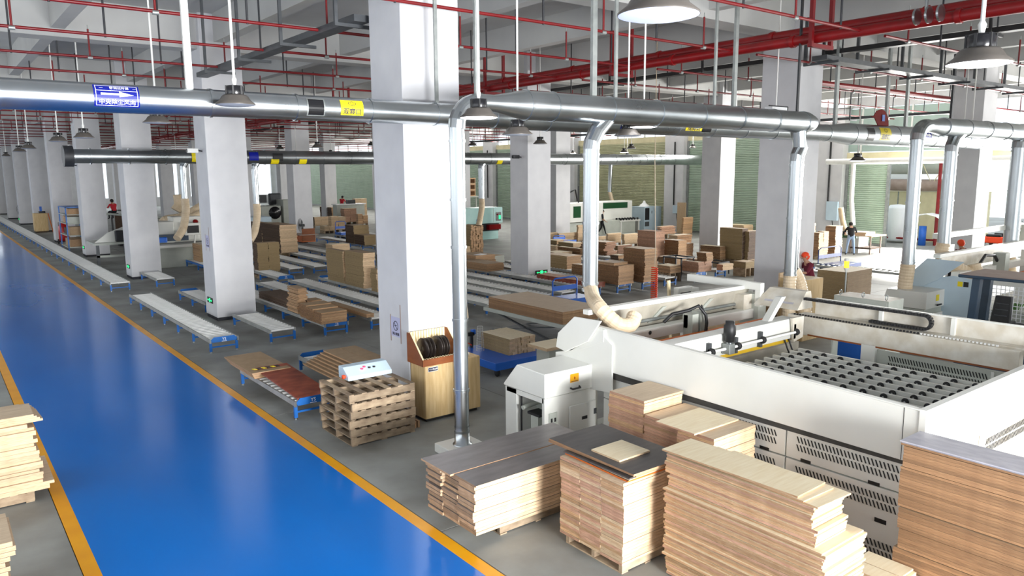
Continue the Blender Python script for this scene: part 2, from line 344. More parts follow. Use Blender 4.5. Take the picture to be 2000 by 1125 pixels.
# cable trays
def tray(label, a, b, w, mat, hang=True, step=2.6):
    ax = abs(b[0]-a[0]) > abs(b[1]-a[1]); z = a[2]
    t = thing('cable_tray', label, 'tray', a); mb = MB(a)
    if ax: mb.box(a[0], a[1]-w/2, z, b[0], a[1]+w/2, z+.12, mat)
    else: mb.box(a[0]-w/2, a[1], z, a[0]+w/2, b[1], z+.12, mat)
    mb.build('channel', t); L = abs(b[0]-a[0]) if ax else abs(b[1]-a[1])
    for k in range(int(L/step)+1):
        s = k*step+.3
        mb = MB(a)
        if ax: mb.box(a[0]+s-.03, a[1]-w*.9, z-.06, a[0]+s+.03, a[1]+w*1.5, z, mat); mb.box(a[0]+s-.03, a[1]+w*1.3, z, a[0]+s+.03, a[1]+w*1.5, ZC-.6 if step > 2 else ZC, mat)
        else: mb.box(a[0]-w*1.3, a[1]+s-.03, z-.06, a[0]+w*1.3, a[1]+s+.03, z, mat); mb.box(a[0]-w*1.3, a[1]+s-.03, z, a[0]-w*1.1, a[1]+s+.03, ZC, mat)
        mb.build('bracket', t)
tray('dark grey cable tray slanting from the near column back over the aisle side', (6.45, 12.6, 6.95), (6.45, 22.3, 6.95), .3, 'tray_grey')
tray('black cable tray running beside the fire mains to the upper right corner', (19.7, -5, 7.35), (19.7, 60, 7.35), .28, 'black', step=4)
tray('grey cable tray crossing the right half of the hall below the ceiling', tuple(fz(1600, 118, 7.0)), (37, 0, 0), .4, 'tray_grey')
tray('thin black cable tray in front of the clerestory windows', (36, 14, 6.7), (36, 58, 6.7), .25, 'dark_steel', step=5)
t = thing('fire_riser', 'red drop pipe with a silver elbow feeding a red branch pipe beside the lilac column', 'pipe', tuple(fy(1593, 80, 12.6)))
a = fy(1593, 80, 12.6); b = fy(1594, 150, 12.6); c = fx(2000, 206, 34)
mb = MB(t.location); mb.tube([(a.x, a.y, ZC), a, b], .085, 'red_thick', 8); mb.build('riser', t)
mb = MB(t.location); mb.tube([b+Vector((0, 0, .02)), b+Vector((.02, 0, -.12)), b+Vector((.14, 0, -.16))], .1, 'galv', 8); mb.build('elbow', t)
mb = MB(t.location); mb.tube([b+Vector((.1, 0, -.16)), (34, b.y, b.z-.16)], .08, 'red_thick', 8); mb.build('branch', t)
mb = MB(t.location); mb.tube([(a.x, a.y, (a.z+b.z)/2-.08), (a.x, a.y, (a.z+b.z)/2+.08)], .11, 'galv', 8); mb.build('valve', t)

# ============================================================ DUST DUCTS
def ring(mb, c, ax, r, mat='galv'):
    d = {'x': Vector((1, 0, 0)), 'y': Vector((0, 1, 0)), 'z': Vector((0, 0, 1))}[ax]
    mb.tube([Vector(c)-d*.02, Vector(c)+d*.02], r, mat, 24)
def duct(label, pts, rad, seams, ax='x', n=28, step=1.25, mat='galv'):
    t = thing('dust_duct', label, 'duct', pts[0]); mb = MB(pts[0]); mb.tube(pts, rad, mat, n); mb.build('pipe', t)
    for s in seams:
        c, r = s; m2 = MB(pts[0]); ring(m2, c, ax, r+.012, mat); m2.build('seam_ring', t)
    return t
Y1, Z1 = 11.0, 5.27
D1 = [(-6.9, .185), (8.0, .185), (8.5, .215), (19.3, .215), (20.2, .29), (30, .31), (42, .33)]
def rad1(x):
    for (a, ra), (b, rb) in zip(D1, D1[1:]):
        if x <= b: return ra+(rb-ra)*(x-a)/(b-a)
    return .33
du1 = duct('long silver main dust duct crossing the whole hall with a blue arrow sign', [(x, Y1, Z1) for x, r in D1], [r for x, r in D1],
           [((x, Y1, Z1), rad1(x)) for x in [-.4+1.22*k for k in range(34)] if not any(fy(a, 200+a*.04, Y1-.2).x-.05 < x < fy(b, 200+b*.04, Y1-.2).x+.05 for a, b in ((180, 278), (600, 715), (1205, 1260), (1335, 1392), (1690, 1745), (1795, 1825)))])
# support channels and hangers of the main duct
for px in (370, 880, 1240, 1430, 1600, 1790): pass
def onface(par, x, a0, a1, wd, mat, name, lift=.006, yc=Y1, zc=Z1, r=None):
    """a sheet wrapped on the camera side of the duct; a0..a1 degrees, 0 = horizontal towards the camera, + = up"""
    r = (r or rad1(x))+lift; mb = MB(par.location); vs = []; n = 8
    for i in range(n+1):
        t = math.radians(a0+(a1-a0)*i/n)
        for xx in (x, x+wd): vs.append((xx, yc-r*math.cos(t), zc+r*math.sin(t)))
    mb.add(vs, [(2*i, 2*i+1, 2*i+3, 2*i+2) for i in range(n)], mat); return mb.build(name, par)
def wraptext(par, x, zc_deg, body, size, mat, sx=1, r=None, lift=.012, yc=Y1, zc=Z1):
    r = (r or rad1(x))+lift; o = text(par, 'lettering', body, size, mat, Matrix.Identity(4), ext=.0005, sx=sx)
    for v in o.data.vertices:
        t = math.radians(zc_deg)+v.co.y/r; v.co = Vector((x+v.co.x, yc-(r+v.co.z)*math.cos(t), zc+(r+v.co.z)*math.sin(t))) - par.location
    return o
def xon(px, py): return fy(px, py, Y1-.2).x
def bluesign(x, s=1.0, full=True):
    w_ = xon(274, 195)-xon(184, 188); w_ *= s
    onface(du1, x, -38, 52, w_, 'sign_blue', 'arrow_sign')
    r = rad1(x)
    for a0, a1 in ((-33, -31), (23, 25), (45, 47)): onface(du1, x+.04*w_, a0, a1, w_*.92, 'white', 'sign_line', .01)
    for xx in (.04, .945): onface(du1, x+w_*xx, -33, 47, w_*.015, 'white', 'sign_line', .01)
    mb = MB(du1.location); rr = r+.012
    def P(u, deg): t = math.radians(deg); return (x+u*w_, Y1-rr*math.cos(t), Z1+rr*math.sin(t))
    mb.add([P(.15, 7), P(.55, 7), P(.55, 14.5), P(.15, 14.5), P(.55, 0), P(.87, 9), P(.55, 21)], [(0, 1, 2, 3), (4, 5, 6)], 'white'); mb.build('arrow', du1)
    wraptext(du1, x+w_*.5, -19, '中央除尘风向', w_*.135, 'white')
    if full: wraptext(du1, x+w_*.56, 35, '腾润达环保', w_*.085, 'white'); wraptext(du1, x+w_*.17, 35, '—', w_*.08, 'white'); wraptext(du1, x+w_*.9, 35, '—', w_*.08, 'white')
def yellowsign(x, w_):
    onface(du1, x, -30, 42, w_, 'sign_yellow', 'inspection_sign'); wraptext(du1, x+w_*.5, -14, '观察口', w_*.27, 'ink')
    mb = MB(du1.location); rr = rad1(x)+.012
    for (ca, ra, rb) in ((0, .17, .085), (0, .075, .075)):
        vs = []; n = 24
        for k in range(n):
            for f in (1, .86):
                t = 2*math.pi*k/n; u = x+w_*.5+math.cos(t)*ra*w_*f; a = math.radians(24)+math.sin(t)*rb*w_*1.1*f/rr; vs.append((u, Y1-rr*math.cos(a), Z1+rr*math.sin(a)))
        mb.add(vs, [(2*k, 2*((k+1) % n), 2*((k+1) % n)+1, 2*k+1) for k in range(n)], 'ink')
    mb.build('eye_symbol', du1)
bluesign(xon(184, 190)); yellowsign(xon(667, 212), xon(711, 214)-xon(667, 212))
bluesign(xon(1213, 248), .85, False); yellowsign(xon(1339, 255), .55); yellowsign(xon(1714, 265), .62)
for px0, px1 in ((604, 634), (1372, 1390), (1693, 1706)):
    a, b = xon(px0, 215), xon(px1, 215); onface(du1, a-.02, -42, 42, b-a+.04, 'galv_dull', 'hatch_frame', .004); onface(du1, a, -36, 36, b-a, 'black_shiny', 'inspection_hatch', .008)
bluesign(xon(1800, 268), .9, False)
# second duct, nearer, with its elbow and drop to the floor
Y2, Z2 = 9.3, 5.32
du2 = duct('shorter silver duct in front of the main one, tapering into the floor pipe elbow', [(6.62, Y2, Z2), (6.9, Y2, Z2), (7.45, Y2, Z2), (15.35, Y2, Z2), (15.6, Y2, Z2)], [.125, .125, .225, .225, .16],
           [((x, Y2, Z2), .225) for x in (7.5, 8.05, 9.3, 10.5, 11.7, 12.9, 14.1, 15.2)])
XV = 6.22
t = thing('dust_duct', 'tall silver pipe dropping from an elbow down to a white box on the floor', 'duct', (XV, Y2, 0))
mb = MB(t.location); mb.tube([(XV, Y2, .3), (XV, Y2, 4.95)], .112, 'galv', 24); mb.build('pipe', t)
mb = MB(t.location); mb.tube([(XV, Y2, 4.93)]+[(XV+.38*(1-math.cos(a)), Y2, 4.95+.37*math.sin(a)) for a in [i*H/6 for i in range(1, 7)]]+[(XV+.42, Y2, Z2)], .125, 'galv', 20, smooth=False); mb.build('elbow', t)
for z in (.35, 1.0, 2.1, 3.2, 3.9, 4.75): mb = MB(t.location); ring(mb, (XV, Y2, z), 'z', .124); mb.build('seam_ring', t)
mb = MB(t.location); mb.box(XV-.32, Y2-.3, 0, XV+.3, Y2+.3, .14, 'ivory'); mb.build('foot_box', t, bevel=.01)
mb = MB(t.location); mb.lathe((XV, Y2, .13), [(.15, 0), (.15, .02), (.118, .03), (.118, .3)], 'galv', 24); mb.build('collar', t)
def hose(parent, pts, r, name='flexible_hose', mat='hose'):
    # ribbed flexible hose
    P = [Vector(p) for p in pts]; out = []; rr = []
    def cat(a, b, c, d, t): return .5*((2*b)+(-a+c)*t+(2*a-5*b+4*c-d)*t*t+(-a+3*b-3*c+d)*t**3)
    Q = [P[0]*2-P[1]]+P+[P[-1]*2-P[-2]]; k = 0
    for i in range(len(P)-1):
        L = (P[i+1]-P[i]).length; n = max(4, int(L/.035))
        for j in range(n): out.append(cat(Q[i], Q[i+1], Q[i+2], Q[i+3], j/n)); rr.append(r*(1 if k % 2 else .95)); k += 1
    out.append(P[-1]); rr.append(r)
    mb = MB(parent.location); mb.tube(out, rr, mat, 18, smooth=False); return mb.build(name, parent)
def drop(label, X, Ya, ztop, zbot, r, offx=.35, top=Z2, hosepts=None, hr=None):
    t = thing('dust_duct', label, 'duct', (X, Ya, zbot)); mb = MB(t.location); mb.tube([(X, Ya, zbot), (X, Ya, ztop)], r, 'galv', 22); mb.build('pipe', t)
    mb = MB(t.location); mb.tube([(X, Ya, ztop-.02), (X+.01, Ya, ztop+.1), (X+.12, Ya, ztop+.28), (X+offx, Ya, top-.1)], r*1.04, 'galv', 18, smooth=False); mb.build('elbow', t)
    for z in [zbot+.05]+[ztop-.1-k*1.15 for k in range(int((ztop-zbot)/1.15)+1)]: mb = MB(t.location); ring(mb, (X, Ya, z), 'z', r+.012); mb.build('seam_ring', t)
    if hosepts: hose(t, hosepts, hr or r*1.02)
    return t
P2 = fy(1155, 290, Y2)
drop('silver drop pipe with a cream flexible hose bending onto the near panel saw', P2.x, Y2, 4.68, 2.35, .135, .4, hosepts=[(P2.x, Y2, 2.45), (P2.x, Y2-.02, 2.3), tuple(fy(1159, 584, 8.9)), tuple(fy(1172, 602, 8.45)), tuple(fy(1190, 620, 8.25)), tuple(fy(1210, 635, 8.12)), tuple(fy(1231, 634, 8.08)), tuple(fy(1239, 618, 8.15))], hr=.125)
P3 = fy(1556, 330, Y2)
drop('pair of silver pipes dropping in front of the lilac column, left one', P3.x-.05, Y2, 4.5, 1.95, .13, .05, hosepts=[(P3.x-.05, Y2, 2.0), (P3.x-.05, Y2, 1.6), (P3.x, Y2, .9)], hr=.14)
drop('pair of silver pipes dropping in front of the lilac column, right one', P3.x+.25, Y2+.15, 4.5, 2.05, .14, -.1, hosepts=[(P3.x+.25, Y2+.15, 2.1), (P3.x+.5, Y2+.1, 1.75), (P3.x+.7, Y2, .9)], hr=.15)
P4 = fy(1790, 290, 8.5); Y3 = 8.5
du3 = duct('silver duct at the right edge tapering into an elbow', [(P4.x+.45, Y3, 5.33), (P4.x+.7, Y3, 5.33), (P4.x+1.3, Y3, 5.33), (42, Y3, 5.33)], [.15, .15, .22, .27], [((P4.x+1.3+1.3*k, Y3, 5.33), .225+.003*k) for k in range(14)])
t4 = thing('dust_duct', 'silver elbow pipe and its flexible hose dropping behind the energy chain', 'duct', (P4.x, Y3, 1.9))
mb = MB(t4.location); mb.tube([(P4.x, Y3, 1.95), (P4.x, Y3, 5.0)], .15, 'galv', 20); mb.build('pipe', t4)
mb = MB(t4.location); mb.tube([(P4.x, Y3, 4.98)]+[(P4.x+.42*(1-math.cos(a)), Y3, 5.0+.33*math.sin(a)) for a in [i*H/5 for i in range(1, 6)]]+[(P4.x+.47, Y3, 5.33)], .165, 'galv', 18, smooth=False); mb.build('elbow', t4)
for z in (2.05, 3.5, 4.9): mb = MB(t4.location); ring(mb, (P4.x, Y3, z), 'z', .162); mb.build('seam_ring', t4)
hose(t4, [(P4.x, Y3, 2.0), (P4.x, Y3, 1.2), (P4.x+.15, Y3-.3, .55), (P4.x+.1, Y3-.5, .3)], .17)
P5 = fy(1857, 300, Y3)
drop('silver drop pipe with a curled cream hose on the second panel saw', P5.x, Y3, 4.75, 2.3, .15, .5, top=5.33, hosepts=[(P5.x, Y3, 2.4), (P5.x, Y3, 2.1), (P5.x+.2, Y3-.3, 1.75), (P5.x+.55, Y3-.6, 1.6), (P5.x+.55, Y3-.55, 1.85)], hr=.17)
P6 = fy(1990, 300, Y3)
drop('silver drop pipe at the right edge of the picture', P6.x, Y3, 4.9, 1.95, .2, .2, top=5.33, hosepts=[(P6.x, Y3, 2.0), (P6.x+.05, Y3, 1.5), (P6.x+.2, Y3, 1.1)], hr=.2)
# the far duct and its drops
YF, ZF = 33.0, 5.0
duf = duct('distant silver duct crossing behind the grey columns', [(4.6, YF, ZF), (12, YF, ZF), (42, YF, ZF)], [.27, .3, .33], [((5.2+1.35*k, YF, ZF), .3+.0012*k) for k in range(27)], n=16)
onface(duf, fy(375, 310, YF-.3).x, -40, 30, .3, 'sign_yellow', 'inspection_sign', .02, YF, ZF, .3)
for px in (530, 585, 972): onface(duf, fy(px, 312, YF-.3).x, -60, -15, .35, 'sign_yellow', 'inspection_sign', .02, YF, ZF, .31)
onface(duf, fy(533, 308, YF-.3).x, -25, 30, .45, 'black', 'inspection_hatch', .02, YF, ZF, .31); onface(duf, fy(487, 308, YF-.3).x, -25, 40, .4, 'sign_blue', 'arrow_sign', .02, YF, ZF, .31)
mb = MB(duf.location); mb.tube([(4.3, YF, ZF), (4.62, YF, ZF)], .4, 'dark_steel', 16); mb.build('end_flange', duf)
for (px, zb, lb) in ((357, 3.3, 'far silver drop pipe left of the second column'), (497, 3.0, 'far silver drop pipe right of the second column'), (940, 2.9, 'far silver drop pipe behind the bright near column')):
    X = fy(px, 330, YF).x; z2 = zb-.9
    drop(lb, X, YF, 4.5, zb, .17 if px > 900 else .13, .15, top=ZF, hosepts=[(X, YF, zb), (X, YF, zb-.5), (X-.15, YF, z2-.3), (X-.5, YF-.3, z2-.7)], hr=.16)
# thin white duct along the shutters
t = thing('wall_duct', 'thin white duct along the top of the right-hand shutters', 'duct', (41.4, 18, 4.75)); mb = MB(t.location); mb.tube([(41.4, 14, 4.75), (41.4, 23.6, 4.75)], .16, 'conduit_white', 12); mb.build('pipe', t)
mb = MB(t.location); mb.tube([(41.4, 22.0, 4.7), (41.4, 22.0, 2.6), (41.2, 21.7, 1.2)], .13, 'conduit_white', 10); mb.build('drop_pipe', t)
t = thing('wall_duct', 'thin white duct with a drop hose in front of the warm grey shutter', 'duct', (40.8, 40, 4.9)); mb = MB(t.location); mb.tube([fx(1110, 312, 40.8), fx(1180, 312, 40.8)], .14, 'galv_dull', 12); mb.build('pipe', t)
mb = MB(t.location); a = fx(1183, 308, 40.8); b = fx(1193, 320, 40.8); c = fx(1191, 375, 40.8); mb.tube([a, b, c], .16, 'galv', 12); mb.build('elbow', t)
hose(t, [c, fx(1196, 400, 40.8), fx(1195, 440, 40.8)], .15)

# hangers that hold the ducts to the ceiling
HG = [(370, 172, Y1, .045, 'conduit_white', 'white channel hanger holding the main duct between the aisle lamps'), (853, 198, Y1, .03, 'galv_dull', 'slim grey hanger in front of the near column'),
      (932, 190, Y2, .04, 'galv_dull', 'stout grey hanger above the elbow of the floor pipe'), (1159, 190, Y2, .05, 'galv_dull', 'weathered channel hanger on the shorter duct'),
      (1202, 195, Y2, .03, 'galv_dull', 'thin olive hanger right of the weathered one'), (1395, 205, Y2, .03, 'galv_dull', 'pale thin hanger at the middle of the shorter duct'), (1433, 210, Y2, .045, 'galv_dull', 'pale stout hanger left of the lilac column'),
      (1557, 215, Y2, .03, 'dark_steel', 'dark hanger in front of the lilac column'), (1630, 250, Y1, .06, 'galv_dull', 'grey hanger right of the red drop pipe'), (1729, 258, Y1+.3, .06, 'galv_dull', 'grey hanger beyond the dark red blower guard'), (1767, 263, Y1, .06, 'galv_dull', 'olive channel hanger left of the bright lamp'), (1855, 260, Y1+.3, .06, 'dark_steel', 'dark hanger just left of the bright lamp')]
for px, py, yy, r, mt, lb in HG:
    p = fy(px, py, yy); mb = MB((p.x, yy, p.z)); mb.box(p.x-r, yy-r*.6, p.z-.15, p.x+r, yy+r*.6, ZC, mt); solo(mb, 'duct_hanger', lb, 'hanger')

# ============================================================ LAMPS
def lamp_proto(mat, stem, label):
    t = thing('pendant_lamp', label, 'lamp', (0, 0, 0), group=None)
    mb = MB(); mb.lathe((0, 0, 0), [(.26, 0), (.262, .012), (.2, .06), (.17, .11), (.145, .13), (.0, .135)], 'lamp_shade', 28); mb.build('shade', t)
    mb = MB(); mb.lathe((0, 0, 0), [(.257, .0), (.2, -.014), (.0, -.022)], mat, 28); mb.build('lens', t)
    mb = MB(); mb.lathe((0, 0, .13), [(.11, 0), (.115, .02), (.115, .1), (.1, .12), (0, .12)], 'black_shiny', 20)
    for k in range(6):
        a = k*math.pi/3; mb.box(.11*math.cos(a)-.012, .11*math.sin(a)-.012, .13, .11*math.cos(a)+.012, .11*math.sin(a)+.012, .25, 'black')
    mb.build('driver', t)
    mb = MB(); mb.tube([(0, 0, .25), (0, 0, .33), (0, 0, .36)], [.02, .035, .02], 'conduit_white', 8); mb.tube([(0, 0, .33), (0, 0, ZC-5.3)], .018, 'conduit_white', 8); mb.build('stem', t)
    return t
protos = {k: lamp_proto(v, 1, 'x') for k, v in (('lit', 'lamp_lit'), ('off', 'lamp_off'), ('dim', 'lamp_dim'))}
CH_ = {p: kids(p) for p in protos.values()}; used = set()
LAMPS = [(460, 205, 'off', 64, 'unlit lamp in front of the main duct, nearest over the blue aisle edge'), (307, 240, 'off', 47, 'unlit lamp just below the main duct beside the blue arrow sign'), (164, 269, 'off', 37, 'unlit lamp third along the aisle row'), (114, 276, 'off', 31, 'unlit lamp fourth along the aisle row'),
         (56, 290, 'off', 25, 'unlit lamp fifth along the aisle row'), (38, 296, 'off', 22, 'unlit lamp sixth along the aisle row'), (12, 305, 'off', 16, 'unlit lamp farthest down the aisle row'),
         (1286, 30, 'dim', 160, 'largest lamp shade, cut off by the top edge of the picture'), (1912, 125, 'lit', 116, 'lit bright lamp on a white stem at the upper right'),
         (935, 230, 'lit', 52, 'lit lamp under the elbow of the floor pipe'), (1257, 248, 'lit', 44, 'lit lamp between the two ducts beside the half hidden arrow sign'), (1011, 263, 'off', 33, 'unlit lamp tucked against the underside of the main duct'), (1055, 281, 'off', 26, 'unlit lamp in front of the middle grey column'),
         (1100, 298, 'off', 15, 'small unlit lamp right of the middle grey column'), (923, 284, 'off', 18, 'small unlit lamp right of the floor pipe'), (1119, 300, 'lit', 13, 'small lit lamp nearest the warm grey shutter, left one'), (1219, 298, 'lit', 17, 'small lit lamp in front of the warm grey shutter, middle one'), (1233, 290, 'off', 18, 'small unlit lamp above the two small lit ones'), (1225, 306, 'lit', 14, 'small lit lamp lowest in front of the warm grey shutter'),
         (1311, 306, 'lit', 14, 'small lit lamp in front of the white pier'), (1353, 289, 'off', 15, 'small unlit lamp left of the bright grey column'), (1675, 314, 'lit', 30, 'lamp with a white glow in front of the grey shutter'), (1226, 285-20, 'off', 26, 'unlit lamp half hidden under the main duct'), (1897, 262, 'off', 30, 'unlit lamp behind the right-hand duct'),
         (620, 288, 'off', 22, 'small unlit lamp left of the bright near column'), (547, 291, 'off', 16, 'small unlit lamp above the far duct'), (646, 300, 'off', 14, 'tiny unlit lamp against the far duct'), (579, 306, 'lit', 17, 'tiny lit lamp against the far duct'), (344, 308, 'off', 14, 'tiny unlit lamp left of the second column'), (725, 284, 'off', 15, 'small unlit lamp touching the bright near column')]
for px, py, k, w_, lb in LAMPS:
    p = fd(px, py, .52*FPX/w_); z = min(max(p.z, 5.0), 5.45); q = fz(px, py, 5.3) if w_ > 20 and abs(p.z-5.3) < .12 and w_ < 100 else p
    YO = {460: 10.45, 935: 8.6, 1257: 9.95, 1011: 10.3, 1897: 9.6, 1226: 10.4}.get(px)
    if YO: q = fy(px, py, YO)
    pr = protos[k]; loc = (q.x, q.y, q.z)
    if k not in used: o = pr; o.location = loc; o['label'] = lb; used.add(k)
    else: o = pr.copy(); C.objects.link(o); o.location = loc; o['label'] = lb; [(lambda c: (C.objects.link(c), setattr(c, 'parent', o)))(ch.copy()) for ch in CH_[pr]]
    o['group'] = 'pendant lamps'
    if q.z < 5.28: mb = MB(loc); mb.tube([(q.x, q.y, q.z+.4), (q.x, q.y, ZC)], .015, 'conduit_white', 6); mb.build('cord', o)
# the two blower guards on top of the main duct
for px, py, lb, bm in ((1098, 172, 'orange and red blower guard on the main duct above the short duct', 'orange'), (1712, 240, 'dark red blower guard with a blue plate on the right part of the main duct', 'red_paint')):
    p = fy(px, py, Y1); r = .33 if px < 1200 else .5; zb = Z1+rad1(p.x)-.02
    t = thing('blower_guard', lb, 'blower', (p.x, Y1, zb)); mb = MB(t.location)
    poly = [(p.x-r*1.25, zb+r*.5)]+[(p.x+r*math.cos(a)*.95, zb+r*.05+r*.85*math.sin(a)) for a in [math.radians(150-15*i) for i in range(11)]]+[(p.x+r*.95, zb), (p.x-r*.3, zb), (p.x-r*.7, zb+r*.38)]
    mb.prism(poly, 'y', Y1-.12, Y1-.1, 'red_paint'); mb.build('guard_plate', t)
    mb = MB(t.location)
    for k in range(3): mb.prism([(x+.1+.09*k, z-.01) for x, z in poly[4:12]]+[(p.x+.1+.09*k, zb)], 'y', Y1-.06+.07*k, Y1-.02+.07*k, 'orange' if k != 1 else 'dusty')
    mb.build('belt_cover', t)
    if px > 1500: mb = MB(t.location); mb.box(p.x+.05, Y1-.135, zb+.12, p.x+.2, Y1-.121, zb+.3, 'truck_blue'); mb.build('plate', t)
# projector cases hung under the ducts beside the lilac column
for px, py, lb in ((1515, 225, 'white framed monitor box standing over the short duct'), (1772+110, 255, 'white framed monitor box under the right-hand duct')):
    p = fy(px, py, 10.4); t = thing('duct_sensor_box', lb, 'box', tuple(p)); mb = MB(t.location); mb.box(p.x-.3, 10.3, p.z-.18, p.x+.3, 10.5, p.z+.18, 'white'); mb.build('screen_panel', t)
    mb = MB(t.location); mb.tube([(p.x-.36, 10.35, p.z+.2), (p.x+.4, 10.35, p.z+.2)], .015, 'dark_steel', 6); mb.tube([(p.x+.38, 10.35, p.z+.2), (p.x+.38, 10.35, p.z-.2)], .03, 'dark_steel', 6); mb.tube([(p.x, 10.4, p.z+.18), (p.x, 10.4, ZC)], .015, 'conduit_white', 6); mb.build('bracket', t)

# ============================================================ THE NEAR PANEL SAW
def slots(par, o, u0, u1, rows, plane, pitch=.045, h=.075, mat='vent_hole', name='vent_slots', face='x'):
    """slanted cut-outs in rows on a sheet; plane: coordinate of the sheet"""
    mb = MB(o)
    for z in rows:
        u = u0
        while u < u1:
            a = [(u, z), (u+.016, z), (u+.016+.03, z+h), (u+.03, z+h)]
            for k in range(1):
                if face == 'x': vs = [(plane, p[0], p[1]) for p in a]+[(plane+.004, p[0], p[1]) for p in a]
                else: vs = [(p[0], plane, p[1]) for p in a]+[(p[0], plane+.004, p[1]) for p in a]
                mb.hexa(vs, mat)
            u += pitch
    return mb.build(name, par, kind='stuff')
XM = 7.9
t = saw = thing('panel_saw', 'big ivory rear-loading panel saw with the wheel bed, filling the right foreground', 'machine', (XM, 3.27, 0)); o = t.location
def P(name, mb, par=None, bevel=0, kind=None): return mb.build(name, par or saw, bevel=bevel, kind=kind)
P('side_panel', MB(o).prism([(3.27, 1.25), (7.88, 1.31), (7.88, 1.36), (8.62, 1.5), (8.62, 1.62), (8.1, 1.96), (3.27, 1.83)], 'x', XM, XM+.05, 'ivory'), bevel=.008)
P('rim_lip', MB(o).prism([(3.27, 1.83), (8.1, 1.96), (8.1, 1.975), (3.27, 1.845)], 'x', XM-.01, XM+.075, 'ivory'), bevel=.006)
P('corner_post', MB(o).box(XM-.012, 3.255, 1.24, XM+.06, 3.33, 1.84, 'ivory'), bevel=.006)
P('panel_seam', MB(o).box(XM-.002, 3.48, 1.26, XM, 3.487, 1.83, 'joint'))
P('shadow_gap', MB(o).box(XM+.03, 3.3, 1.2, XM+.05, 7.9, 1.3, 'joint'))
e = P('end_panel', MB(o).box(XM+.05, 3.27, 1.25, 12.05, 3.32, 1.83, 'ivory'), bevel=.006)
P('end_lip', MB(o).box(XM, 3.26, 1.83, 12.05, 3.335, 1.85, 'ivory'))
XS = 7.98
for (y0, y1, z0, z1, rows, hs) in ((3.4, 4.87, .86, 1.24, (.97, 1.07), (3.72, 4.54)), (4.88, 6.6, .86, 1.24, (.97, 1.07), (5.1, 6.2)), (6.61, 8.0, .86, 1.24, (), ()),
                                   (3.4, 4.87, .03, .84, (.05, .15, .6, .7), (3.62, 4.5)), (4.88, 6.6, .03, .84, (.6, .7), (5.4,)), (6.61, 8.0, .03, .84, (), ())):
    v = P('vent_panel', MB(o).box(XS, y0+.005, z0, XS+.03, y1-.005, z1, 'ivory'), bevel=.003)
    if rows: slots(v, o, y0+.12, y1-.15, rows, XS-.004)
    for h in hs: P('finger_slot', MB(o).box(XS-.004, h, .85 if z0 > .5 else .44, XS, h+.13, .89 if z0 > .5 else .49, 'black'), v)
for (x0, x1) in ((8.05, 9.6), (9.62, 11.9)):
    v = P('vent_panel', MB(o).box(x0, 3.36, .03, x1, 3.39, 1.2, 'ivory_dirty')); slots(v, o, x0+.2, x1-.2, (.9, 1.0), 3.355, face='y')
for y in (7.9, 7.0): P('frame_post', MB(o).box(8.02, y, 0, 8.12, y+.1, 1.3, 'ivory'))
P('base_frame', MB(o).box(8.1, 3.5, 0, 11.8, 8.6, .25, 'mach_grey'))
# flap and side plates at the far end of the panel
P('wing_plate', MB(o).prism([(7.92, 2.08), (8.52, 2.06), (8.9, 1.74), (8.95, 1.5), (8.72, 1.46), (8.2, 1.72)], 'x', XM-.07, XM-.04, 'ivory'), bevel=.01)
P('side_cover', MB(o).prism([(7.72, 1.0), (7.72, 1.74), (7.98, 1.9), (8.62, 1.5), (9.0, 1.4), (9.0, .9)], 'x', XM-.03, XM-.002, 'ivory'), bevel=.005)
P('hinge_cover', MB(o).prism([(7.9, 1.94), (8.25, 2.0), (8.6, 1.78), (8.4, 1.55), (7.9, 1.76)], 'x', XM-.035, XM+.02, 'ivory'))
# control box in front of the far end
BX0, BX1, BY0, BY1 = 6.92, 8.03, 8.15, 9.2
P('hood', MB(o).prism([(8.15, .99), (8.15, 1.36), (8.82, 1.38), (9.15, 1.02), (9.15, .99)], 'x', BX0, BX1, 'ivory'), bevel=.012)
bd = P('body', MB(o).box(BX0+.02, 8.85, 0, BX1, 9.13, .98, 'ivory').box(BX0+.02, 8.18, 0, BX1, 8.24, .98, 'ivory').box(BX0+.02, 8.2, .9, BX1, 9.1, .98, 'ivory').box(BX0+.42, 8.2, 0, BX0+.46, 9.1, .9, 'mach_grey'), bevel=.005)
P('inner_column', MB(o).box(BX0+.12, 8.45, 0, BX0+.3, 8.62, .62, 'mach_grey').box(BX0+.1, 8.4, .62, BX0+.32, 8.68, .66, 'black'), bd)
P('inner_cable', MB(o).tube([(BX0+.08, 8.8, .9), (BX0+.06, 8.78, .5), (BX0+.08, 8.8, .05)], .015, 'black', 6), bd)
P('shelf_rod', MB(o).tube([(BX0+.02, 8.7, .72), (BX0+.4, 8.7, .76)], .035, 'mach_grey', 8), bd)
P('access_panel', MB(o).box(BX0+.5, 8.15, .05, BX1-.06, 8.175, .78, 'ivory'), bd, bevel=.01)
P('name_plate', MB(o).box(BX0+.75, 8.145, .52, BX0+.86, 8.152, .57, 'black'), bd); P('grille', MB(o).box(BX0+1.0, 8.145, .56, BX0+1.06, 8.152, .65, 'tray_grey'), bd)
P('switch_plate', MB(o).box(BX0+.1, 8.165, .56, BX0+.26, 8.178, .74, 'mach_grey').box(BX0+.13, 8.158, .6, BX0+.16, 8.166, .66, 'black').box(BX0+.2, 8.158, .6, BX0+.23, 8.166, .66, 'black'), bd)
P('stop_button', MB(o).lathe((BX0+.17, 8.17, .44), [(.045, 0), (.05, -.03), (.03, -.05), (0, -.052)], 'orange', 14, 'y'), bd)
wl = P('warning_label', MB(o).box(BX0+.5, 8.143, 1.15, BX0+.67, 8.149, 1.28, 'sign_orange'))
P('spark_symbol', MB(o).add([(BX0+.585, 8.141, 1.24), (BX0+.6, 8.141, 1.215), (BX0+.575, 8.141, 1.215), (BX0+.59, 8.141, 1.18)], [(0, 1, 2), (2, 1, 3)], 'red_paint'), wl)
